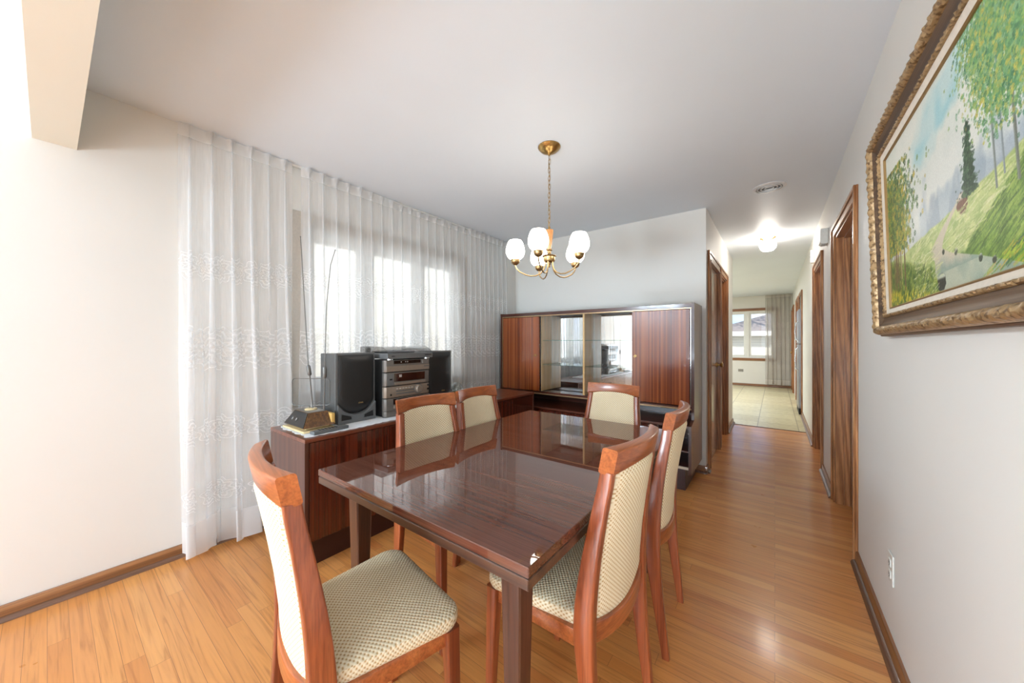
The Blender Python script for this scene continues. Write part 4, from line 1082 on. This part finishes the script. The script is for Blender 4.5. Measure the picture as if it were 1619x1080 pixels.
# hall ceiling light
hl = thing('ceiling_light', 'small lit opal globe light with brass cap on the hallway ceiling', 'ceiling light', (-.066, 5.13, H))
bm = bmesh.new(); lathe(bm, [(0, H - .0005), (.078, H - .0005), (.080, H - .008), (.066, H - .012), (.052, H - .026), (.052, H - .034), (0, H - .034)], (-.066, 5.13, 0), 28); obj('brass_cap', bm, M['brass'], hl)
bm = bmesh.new(); lathe(bm, [(.045, H - .034), (.060, H - .042), (.080, H - .070), (.084, H - .095), (.076, H - .125), (.058, H - .148), (.050, H - .153), (0, H - .156)], (-.066, 5.13, 0), 28); obj('glass_globe', bm, M['globe_hall'], hl)
# ceiling vent
cv = thing('ceiling_vent', 'round white slotted vent in the ceiling before the hallway', 'vent', (-.036, 3.457, H))
bm = bmesh.new(); lathe(bm, [(.088, H - .001), (.110, H - .001), (.112, H - .005), (.100, H - .010), (.088, H - .011)], (-.036, 3.457, 0), 40); obj('rim', bm, M['vent'], cv)
bm = bmesh.new(); lathe(bm, [(0, H - .0008), (.090, H - .0008), (.090, H - .003), (0, H - .003)], (-.036, 3.457, 0), 40); obj('backing', bm, M['vent_d'], cv)
for r in (.02, .045, .068):
    bm = bmesh.new(); lathe(bm, [(r, H - .003), (r + .009, H - .003), (r + .012, H - .012), (r + .006, H - .012)], (-.036, 3.457, 0), 40); obj('louvre_ring', bm, M['vent'], cv)

# ------------------------------------------------------------------ painting
PY1, PZ0, PZ1, PY0 = 1.985, 1.236, 1.985, .52
pt = thing('framed_painting', 'large woodland landscape oil painting in carved gilt frame', 'painting', (XR - .001, (PY0 + PY1) / 2, PZ0))
Lh, Lw = PZ1 - PZ0, PY1 - PY0
LEAN = .022 / Lh
def pmap(u, v, d):   # u along the wall from the far (left) edge, v up, d out of the wall
    y = PY1 - u; z = PZ0 + v
    z += (PY1 - y) * .008
    return V((XR - .003 - d - LEAN * v, y, z))
def sweep_frame(name, prof, mat, carve=0, per=.03, seed=0, nseg=140, sm=30):
    """prof: (inset from the outer edge, outward depth) pairs, closed; mitred at the corners."""
    bm = bmesh.new(); corners = [(0, 0), (Lw, 0), (Lw, Lh), (0, Lh)]; dirs = [(1, 1), (-1, 1), (-1, -1), (1, -1)]
    rings = []
    for k in range(4):
        (ax, ay), (bx_, by_) = corners[k], corners[(k + 1) % 4]; da, db = dirs[k], dirs[(k + 1) % 4]
        L = math.hypot(bx_ - ax, by_ - ay); n = max(1, int(nseg * L)) if carve else 1
        for i in range(n):
            t = i / n; ring = []
            for j, (ins, dep) in enumerate(prof):
                x = lerp(ax + da[0] * ins, bx_ + db[0] * ins, t); y = lerp(ay + da[1] * ins, by_ + db[1] * ins, t)
                dd = dep
                if carve and dep > .02:
                    s = t * L
                    leafy = math.sin(s / per * 2 * PI + j * 1.1) * .5 + math.sin(s / per * 4.6 + j * 2.3 + seed) * .35 + .5 * mn.noise(V((s * 55, j * .9, seed)))
                    dd = dep + carve * leafy
                ring.append(pmap(x, y, dd))
            rings.append(ring)
    loft(bm, rings, closed=True)
    return obj(name, bm, mat, pt, sm)
sweep_frame('outer_moulding', [(0, 0), (.0, .030), (.004, .040), (.009, .046), (.015, .049), (.021, .048), (.027, .043), (.031, .036), (.031, 0)], M['carved'], .0035, .034, 1)
sweep_frame('outer_edge', [(-.006, 0), (-.006, .022), (-.002, .026), (.0, .026), (.0, 0)], M['cove'])
sweep_frame('cove', [(.031, 0), (.031, .034), (.040, .027), (.052, .022), (.064, .021), (.064, 0)], M['cove'])
sweep_frame('inner_bead', [(.064, 0), (.064, .024), (.067, .028), (.071, .029), (.075, .026), (.075, 0)], M['carved'], .003, .022, 4)
sweep_frame('linen_liner', [(.075, 0), (.075, .020), (.094, .014), (.094, 0)], M['linen'])
sweep_frame('gilt_lip', [(.094, 0), (.094, .015), (.097, .017), (.100, .014), (.100, 0)], M['gilt'])
def paint_canvas(W=700, Hh=330):
    rs = np.random.RandomState(3)
    A, B = np.meshgrid((np.arange(W) + .5) / W, (np.arange(Hh) + .5) / Hh)   # B: 0 bottom, 1 top
    asp = (Lw - .2) / (Lh - .2)
    def vn(fx, fy, seed=0):
        r = np.random.RandomState(seed); gx, gy = int(fx) + 3, int(fy) + 3; g = r.rand(gy, gx)
        x = A * fx; y = B * fy; xi = x.astype(int); yi = y.astype(int); xf = x - xi; yf = y - yi
        xf = xf * xf * (3 - 2 * xf); yf = yf * yf * (3 - 2 * yf)
        return (g[yi, xi] * (1 - xf) + g[yi, xi + 1] * xf) * (1 - yf) + (g[yi + 1, xi] * (1 - xf) + g[yi + 1, xi + 1] * xf) * yf
    def fb(f, seed): return vn(f * asp, f, seed) * .5 + vn(f * 2.1 * asp, f * 2.1, seed + 1) * .3 + vn(f * 4.3 * asp, f * 4.3, seed + 2) * .2
    C = np.zeros((Hh, W, 3)); c = lambda r, g, b: np.array([r, g, b], float)
    def put(mask, col):
        nonlocal C
        mask = np.clip(mask, 0, 1)[..., None]; C = C * (1 - mask) + col * mask
    ss = lambda e0, e1, x: np.clip((x - e0) / (e1 - e0), 0, 1)
    C[:] = c(226, 228, 214); put((1 - ss(.35, .8, B)) * .7, c(205, 212, 210))
    bl = np.exp(-(((A - .40) / .16) ** 2 + ((B - .86 - (A - .4) * .5) / .13) ** 2)); put(ss(.25, .6, bl + (fb(5, 1) - .5) * .6), c(160, 206, 208))
    put(ss(.45, .6, fb(3, 9)) * .5, c(236, 234, 222))
    # misty blue woods behind
    mist = ss(.0, .12, .52 + .10 * (fb(7, 20) - .5) * 4 + .12 * ss(.5, .9, A) - B) * ss(.18, .34, A)
    put(mist * .75, c(170, 184, 190)); put(mist * ss(.5, .6, vn(40, 4, 5)) * .45, c(140, 156, 168)); put(mist * ss(.55, .9, A) * .6, c(140, 152, 176))
    # hills
    top1 = .30 + .13 * np.clip(A - .15, 0, 1) + .14 * np.clip(A - .5, 0, 1) + .02 * (vn(30, 2, 6) - .5)
    g = np.clip((fb(18, 30) - .5) * 2 + .5, 0, 1); h1 = ss(-.004, .006, top1 - B); h1c = c(166, 186, 110) * (1 - g[..., None]) + c(214, 218, 150) * g[..., None]
    put(h1, h1c)
    top2 = np.where(A > .47, .12 + 1.05 * np.clip(A - .47, 0, .3) + .4 * np.clip(A - .77, 0, 1), -.1) + .03 * (vn(50, 2, 7) - .5)
    st_ = np.clip((vn(26 * asp, 5, 31) * .5 + fb(26, 32) * .5 - .5) * 2.6 + .5, 0, 1)
    put(ss(-.004, .01, np.minimum(top2, top1 - .015) - B), c(84, 118, 48) * (1 - st_[..., None]) + c(150, 178, 76) * st_[..., None])
    top3 = .02 + .62 * np.clip(A - .55, 0, .5) + .02 * (vn(40, 2, 8) - .5)
    st3 = np.clip((fb(30, 40) - .5) * 3 + .5, 0, 1); put(ss(-.004, .01, top3 - B) * (A > .55), c(96, 142, 44) * (1 - st3[..., None]) + c(176, 196, 60) * st3[..., None])
    put(ss(-.004, .01, top3 - .02 - B) * (A > .58) * ss(.62, .7, fb(18, 44)), c(210, 178, 60))
    put(ss(-.004, .01, top3 - .06 - B) * (A > .6) * ss(.62, .72, fb(9, 47)), c(44, 92, 60))
    # left meadow
    lm = ss(-.01, .03, .30 - .55 * np.clip(A - .02, 0, 1) ** 1.1 + .03 * (fb(20, 50) - .5) - B); gm = np.clip((fb(30, 51) - .5) * 3 + .5, 0, 1)
    put(lm * (A < .42), c(70, 104, 42) * (1 - gm[..., None]) + c(140, 158, 62) * gm[..., None])
    put(ss(.0, .03, .115 - .3 * np.clip(A - .05, 0, 1) - B) * ss(.48, .56, fb(20, 52)), c(206, 190, 52))
    # path and pool
    pc = .36 + .12 * ss(.20, .36, B) ** 1.4 + .0 * A; pc = np.where(B < .2, .36 + (.2 - B) * .9, pc); pw = .012 + .05 * (1 - ss(.1, .36, B)) ** 1.3 + .10 * (1 - ss(0, .16, B))
    path = ss(0, .006, pw - np.abs(A - pc)) * (B < .37); put(path, c(206, 196, 172)); put(path * (1 - ss(.10, .16, B + (fb(8, 60) - .5) * .1)), c(150, 168, 150)); put(path * (B < .09) * ss(.3, .6, fb(6, 61)), c(186, 192, 168))
    # rocks
    def blob(a, b, ra, rb, col, hi):
        d_ = ((A - a) / ra) ** 2 + ((B - b) / rb) ** 2 + (fb(24, 70) - .5) * 1.2; put(ss(0, .25, 1 - d_), c(*col)); put(ss(0, .25, 1 - d_) * ss(.0, .012, B - b - rb * .3), c(*hi))
    blob(.495, .335, .022, .05, (120, 84, 62), (214, 206, 188))
    for a, b in ((.40, .185), (.46, .155), (.555, .085), (.60, .06)): blob(a, b, .007, .016, (70, 78, 60), (222, 224, 210))
    blob(.385, .045, .022, .05, (48, 54, 40), (190, 196, 176))
    def strokes(n, region, cols, length, slope, seed):
        r = np.random.RandomState(seed); k = 0
        while k < n:
            a, b = r.rand(), r.rand() * .6; k += 1
            if not region(a, b): continue
            col = np.array(cols[r.randint(len(cols))], float) + r.uniform(-12, 12); L = length * r.uniform(.5, 1.3); sl = slope + r.uniform(-.35, .35)
            t = np.linspace(0, 1, 26); ii = np.clip(((a + t * L) * W).astype(int), 0, W - 1); jj = np.clip(((b + t * L * sl * asp * .5) * Hh).astype(int), 0, Hh - 1)
            for dj in (0, 1): C[np.clip(jj + dj, 0, Hh - 1), ii] = C[np.clip(jj + dj, 0, Hh - 1), ii] * .45 + col * .55
    t2 = lambda a, b: min(.12 + 1.05 * min(max(a - .47, 0), .3) + .4 * max(a - .77, 0) if a > .47 else -1, .30 + .13 * max(a - .15, 0) + .14 * max(a - .5, 0) - .02)
    t3 = lambda a: .02 + .62 * max(a - .55, 0) if a > .55 else -1
    nop = lambda a, b: abs(a - (.36 + (.2 - b) * .9 if b < .2 else .36 + .12 * min(1, (b - .2) / .16) ** 1.4)) > .03 + .16 * max(0, 1 - b / .16)
    strokes(5200, lambda a, b: t3(a) < b < t2(a, b) and nop(a, b), [(70, 104, 40), (104, 140, 56), (136, 166, 72), (60, 90, 40), (168, 184, 96)], .035, .9, 11)
    strokes(3600, lambda a, b: b < t3(a), [(96, 140, 40), (140, 176, 50), (186, 196, 60), (54, 100, 52), (214, 176, 60), (40, 84, 66)], .03, .8, 12)
    strokes(2600, lambda a, b: t2(a, b) < b < .30 + .13 * max(a - .15, 0) + .14 * max(a - .5, 0) - .01 and .2 < a and nop(a, b), [(178, 192, 120), (206, 210, 150), (150, 172, 96), (222, 220, 176)], .03, .35, 13)
    strokes(3200, lambda a, b: a < .34 and b < .28 - .5 * max(a - .02, 0), [(60, 92, 36), (92, 122, 48), (138, 152, 58), (52, 78, 34)], .012, 2.5, 14)
    strokes(900, lambda a, b: a < .3 and b < .11 - .3 * max(a - .05, 0), [(220, 200, 60), (190, 180, 50), (120, 140, 50)], .012, 2.0, 15)
    # conifer
    hh = np.clip((.66 - B) / .31, 0, 1); cw = .002 + .030 * hh * (.65 + .5 * np.abs(np.sin(B * 90))); put(ss(0, .004, cw - np.abs(A - .525 + .0015 * np.sin(B * 50))) * (B > .35) * (B < .66), c(44, 72, 50))
    put(ss(0, .004, cw * .6 - np.abs(A - .518)) * (B > .35) * (B < .64) * ss(.5, .6, fb(30, 80)), c(84, 116, 78))
    # trunks: left grove and right trees
    for i in range(16):
        a = rs.uniform(.005, .16); wd = rs.uniform(.0015, .005); b0 = rs.uniform(.06, .2); col = c(120, 88, 62) if rs.rand() < .6 else c(176, 160, 120)
        put(ss(0, .002, wd - np.abs(A - a - .01 * (B - .3))) * (B > b0) * (B < .62), col)
    for a, wd, b0, col in ((.60, .004, .30, (120, 128, 120)), (.625, .0035, .33, (130, 140, 140)), (.66, .005, .28, (110, 116, 104)), (.72, .007, .14, (104, 96, 74)), (.745, .006, .2, (90, 92, 70)), (.83, .007, .15, (96, 84, 60)), (.90, .006, .2, (110, 100, 80))):
        x = a + .10 * np.clip(1 - B, 0, 1) * .25; put(ss(0, .002, wd - np.abs(A - x)) * (B > b0), c(*col)); put(ss(0, .002, wd * .35 - np.abs(A - x + wd * .4)) * (B > b0), c(*col) * 1.35)
    # foliage by many dabs
    con = lambda r: (lambda b: (.525 + r.normal(0, .013) * (1.25 - (b - .35) / .31), b))(r.uniform(.35, .64))
    def dabs(n, fa, cols, ra, rb, seed):
        r = np.random.RandomState(seed)
        for _ in range(n):
            a, b = fa(r)
            i0, j0 = int(a * W), int(b * Hh); R = r.uniform(.6, 1.4); rx = max(1, int(ra * W * R)); ry = max(1, int(rb * Hh * R)); col = np.array(cols[r.randint(len(cols))], float) + r.uniform(-14, 14)
            j1, j2, i1, i2 = max(0, j0 - ry), min(Hh, j0 + ry + 1), max(0, i0 - rx), min(W, i0 + rx + 1)
            if j1 >= j2 or i1 >= i2: continue
            jj, ii = np.mgrid[j1:j2, i1:i2]; m_ = (((ii - i0) / (rx + .5)) ** 2 + ((jj - j0) / (ry + .5)) ** 2) < 1; m_ = m_ & (r.rand(*m_.shape) < .75)
            C[jj[m_], ii[m_]] = C[jj[m_], ii[m_]] * .2 + col * .8
    put(ss(0, .5, 1 - ((A - .03) / .13) ** 2 - ((B - .56) / .24) ** 2 + (fb(16, 91) - .5) * 2) * .75, c(88, 122, 66)); put(ss(0, .5, 1 - ((A - .10) / .07) ** 2 - ((B - .42) / .10) ** 2 + (fb(16, 92) - .5) * 2) * .6, c(168, 160, 70))
    dabs(2600, lambda r: (abs(r.normal(0, .092)), np.clip(r.normal(.60, .13), .34, .86)), [(70, 108, 52), (98, 134, 64), (128, 150, 62), (196, 172, 56), (54, 88, 52)], .0055, .012, 1)
    dabs(420, con, [(40, 66, 46), (56, 88, 58), (74, 106, 70), (34, 56, 42)], .004, .005, 21)
    dabs(60, lambda r: (r.uniform(.08, .2), r.uniform(.3, .5)), [(206, 180, 60), (150, 160, 60)], .007, .012, 5)
    for a_, b_, ra, rb, cc in ((.66, .86, .11, .16, (112, 164, 108)), (.78, .90, .12, .16, (128, 172, 104)), (.70, .70, .07, .12, (120, 168, 104)), (.92, .84, .10, .2, (104, 154, 92)), (.60, .80, .06, .1, (150, 184, 124))):
        d_ = ((A - a_) / ra) ** 2 + ((B - b_) / rb) ** 2 + (fb(16, int(a_ * 100)) - .5) * 2.2; put(ss(0, .5, 1 - d_) * .8, c(*cc))
    cl = [(.56, .95), (.585, .70), (.63, .60), (.67, .58), (.60, .92), (.66, .84), (.70, .74), (.64, .66), (.72, .96), (.80, .90), (.78, .78), (.86, .82), (.92, .92), (.95, .78), (.88, .68), (.60, .78), (.74, .62), (.68, .98), (.56, .86)]
    def tree(r):
        a, b = cl[r.randint(len(cl))]; return a + r.normal(0, .034) , b + r.normal(0, .05) 
    dabs(5200, tree, [(88, 148, 96), (112, 166, 96), (148, 176, 88), (66, 124, 84), (190, 186, 84), (128, 172, 120)], .0035, .008, 2)
    dabs(250, lambda r: (r.uniform(.55, 1), r.uniform(.6, 1)), [(100, 156, 100), (150, 182, 96), (204, 186, 72)], .004, .008, 3)
    C += (rs.rand(Hh, W, 1) - .5) * 16
    return np.clip(C, 0, 255)
def canvas():
    W, Hh = 700, 330; C = paint_canvas(W, Hh); lin = np.where(C / 255 <= .04045, C / 255 / 12.92, ((C / 255 + .055) / 1.055) ** 2.4)
    i0 = .098; us = np.linspace(i0, Lw - i0, W); vs2 = np.linspace(i0, Lh - i0, Hh)
    loc = np.array(pt.location); U, Vv = np.meshgrid(us, vs2)
    X = XR - .003 - .010 - LEAN * Vv; Y = PY1 - U; Z = PZ0 + Vv + U * .008
    co = np.stack([X - loc[0], Y - loc[1], Z - loc[2]], -1).reshape(-1, 3)
    bk = co + np.array([.004, 0, 0])
    idx = np.arange(W * Hh).reshape(Hh, W)
    q = np.stack([idx[:-1, :-1], idx[:-1, 1:], idx[1:, 1:], idx[1:, :-1]], -1).reshape(-1, 4)
    me = bpy.data.meshes.new('canvas'); corner = [idx[0, 0], idx[0, -1], idx[-1, -1], idx[-1, 0]]
    verts = co.tolist() + [bk[c].tolist() for c in corner]; n = W * Hh
    me.from_pydata(verts, [], q.tolist() + [[n + 3, n + 2, n + 1, n]]); me.update()
    ca = me.color_attributes.new('paint', 'FLOAT_COLOR', 'POINT')
    colr = np.ones((n + 4, 4), dtype=np.float32); colr[:n, :3] = lin.reshape(-1, 3); colr[n:, :3] = .5
    ca.data.foreach_set('color', colr.ravel()); me.materials.append(M['oil']); me.shade_smooth()
    o = bpy.data.objects.new('canvas', me); COL.objects.link(o); o.parent = pt
canvas()

# ------------------------------------------------------------------ wall fittings
wo = thing('wall_outlet', 'white duplex power outlet low on the wall under the painting', 'outlet', (XR, 1.97, .33))
obj('cover_plate', boxes((XR - .006, XR - .0005, 1.935, 2.005, .272, .388), bev=.002), M['plastic_white'], wo)
for z in (.308, .352):
    f_ = obj('receptacle', boxes((XR - .0085, XR - .005, 1.954, 1.986, z - .015, z + .015), bev=.003), M['plastic_white'], wo)
    obj('slot', boxes((XR - .009, XR - .0082, 1.962, 1.965, z - .006, z + .006), (XR - .009, XR - .0082, 1.975, 1.978, z - .006, z + .006), (XR - .009, XR - .0082, 1.968, 1.972, z - .013, z - .009)), M['dark'], f_)
kb = thing('door_chime', 'white chime box high on the hall wall between two oak doors', 'door chime', (XR, 4.06, 2.12))
bm = bmesh.new(); pr = [(0, 2.055), (.040, 2.055), (.052, 2.07), (.048, 2.178), (.042, 2.185), (0, 2.185)]
loft(bm, [[V((XR - .0005 - d, y, z)) for d, z in pr] for y in (4.02, 4.14)], smooth=False); obj('cover', bm, M['plastic_white'], kb, 20)
obj('grille', boxes((XR - .038, XR - .012, 4.04, 4.12, 2.052, 2.0555)), M['vent_d'], kb)
sc_ = thing('wall_box', 'small white box high on the hall wall beyond the door chime', 'wall box', (XR, 5.33, 2.19))
obj('cover', boxes((XR - .034, XR - .0005, 5.29, 5.37, 2.115, 2.265), bev=.004), M['plastic_white'], sc_)
obj('switch', boxes((XR - .037, XR - .034, 5.32, 5.34, 2.18, 2.20)), M['nickel'], sc_)
ko = thing('wall_outlet', 'small outlet under the far kitchen window', 'outlet', (-.75, YE, .42))
obj('cover_plate', boxes((-.81, -.69, YE - .006, YE - .0005, .38, .45), bev=.002), M['nickel'], ko)

# refrigerator in the kitchen nook
rf = thing('refrigerator', 'stainless refrigerator recessed in the kitchen wall, only its edge seen', 'refrigerator', (.72, 7.8, 0))
obj('body', boxes((XR - .01, XR + .68, 7.47, 8.13, .04, 1.76), bev=.005), M['grey_plastic'], rf)
for z0, z1 in ((.10, 1.16), (1.17, 1.75)):
    d = obj('door', boxes((XR - .050, XR - .011, 7.47, 8.13, z0, z1), bev=.006), M['steel'], rf)
    a_, b_2 = (.72, 1.12) if z0 < .5 else (1.21, 1.55)
    bm = bmesh.new(); tube(bm, [(XR - .049, 7.53, a_), (XR - .085, 7.53, a_ + .04), (XR - .095, 7.53, (a_ + b_2) / 2), (XR - .085, 7.53, b_2 - .04), (XR - .049, 7.53, b_2)], .011, 10); obj('handle', bm, M['chrome'], d)
obj('kick_plate', boxes((XR - .045, XR + .3, 7.47, 8.13, 0, .09)), M['dark'], rf)
struct('trim_1', boxes((XR - .02, XR - .0005, 7.40, 7.45, 0, 2.06), (XR - .02, XR - .0005, 8.15, 8.20, 0, 2.06), (XR - .02, XR - .0005, 7.45, 8.15, 2.0, 2.06), bev=.002), M['trim'])

# ------------------------------------------------------------------ outside
struct('ground', boxes((-40, 40, -40, 60, -.7, -.6)), M['concrete'], label='concrete ground outside', cat='ground')
nh = thing('neighbour_house', 'bright pale sided house close outside the dining window', 'house', (-6.2, 3, -.6))
obj('wall', boxes((-8.2, -5.4, -3, 12, -.6, 3.4)), M['siding'], nh)
bm = bmesh.new(); loft(bm, [[V((-5.1, y, 3.35)), V((-5.1, y, 3.5)), V((-6.8, y, 4.6)), V((-8.5, y, 3.5)), V((-8.5, y, 3.35))] for y in (-3.3, 12.3)], smooth=False); obj('roof', bm, M['roof'], nh)
gr_ = thing('garage', 'white sided garage with grey roof outside the kitchen window', 'house', (-1.5, 19, -.6))
obj('wall', boxes((-7, 5, 17.5, 23, -.6, 1.55)), M['siding'], gr_)
bm = bmesh.new(); loft(bm, [[V((x, 17.1, 1.50)), V((x, 17.1, 1.62)), V((x, 20.2, zr)), V((x, 23.3, 1.62)), V((x, 23.3, 1.50))] for x, zr in ((-7.3, 1.8), (-2.4, 1.85), (.6, 2.75), (5.3, 2.75))], smooth=False); obj('roof', bm, M['roof'], gr_)
obj('fascia_board', boxes((-7.3, 5.3, 17.02, 17.10, 1.44, 1.62)), M['white'], gr_)
def tree(x, y, label, seed, h=4.2):
    rnd = random.Random(seed); t = thing('tree', label, 'tree', (x, y, -.6))
    bm = bmesh.new(); tube(bm, [(x, y, -.6), (x + .1, y, 1.5), (x - .1, y, h - .6)], [.16, .12, .06], 8); obj('trunk', bm, M['bark'], t)
    bm = bmesh.new()
    for _ in range(1100):
        d_ = V((rnd.gauss(0, 1), rnd.gauss(0, 1), rnd.gauss(0, .7))).normalized() * rnd.uniform(.3, 1.5); c = V((x, y, h)) + d_
        a = V((rnd.uniform(-1, 1), rnd.uniform(-1, 1), rnd.uniform(-1, 1))).normalized(); b = a.orthogonal().normalized(); s = rnd.uniform(.05, .10)
        faces_new(bm, [bm.verts.new(c + a * s), bm.verts.new(c + b * s * .5), bm.verts.new(c - a * s), bm.verts.new(c - b * s * .5)])
    obj('foliage', bm, M['leaf'], t)
tree(-2.1, 16.2, 'leafy green tree left above the garage roof', 1, 4.9)
tree(1.0, 16.2, 'leafy green tree right above the garage roof', 2, 5.0)
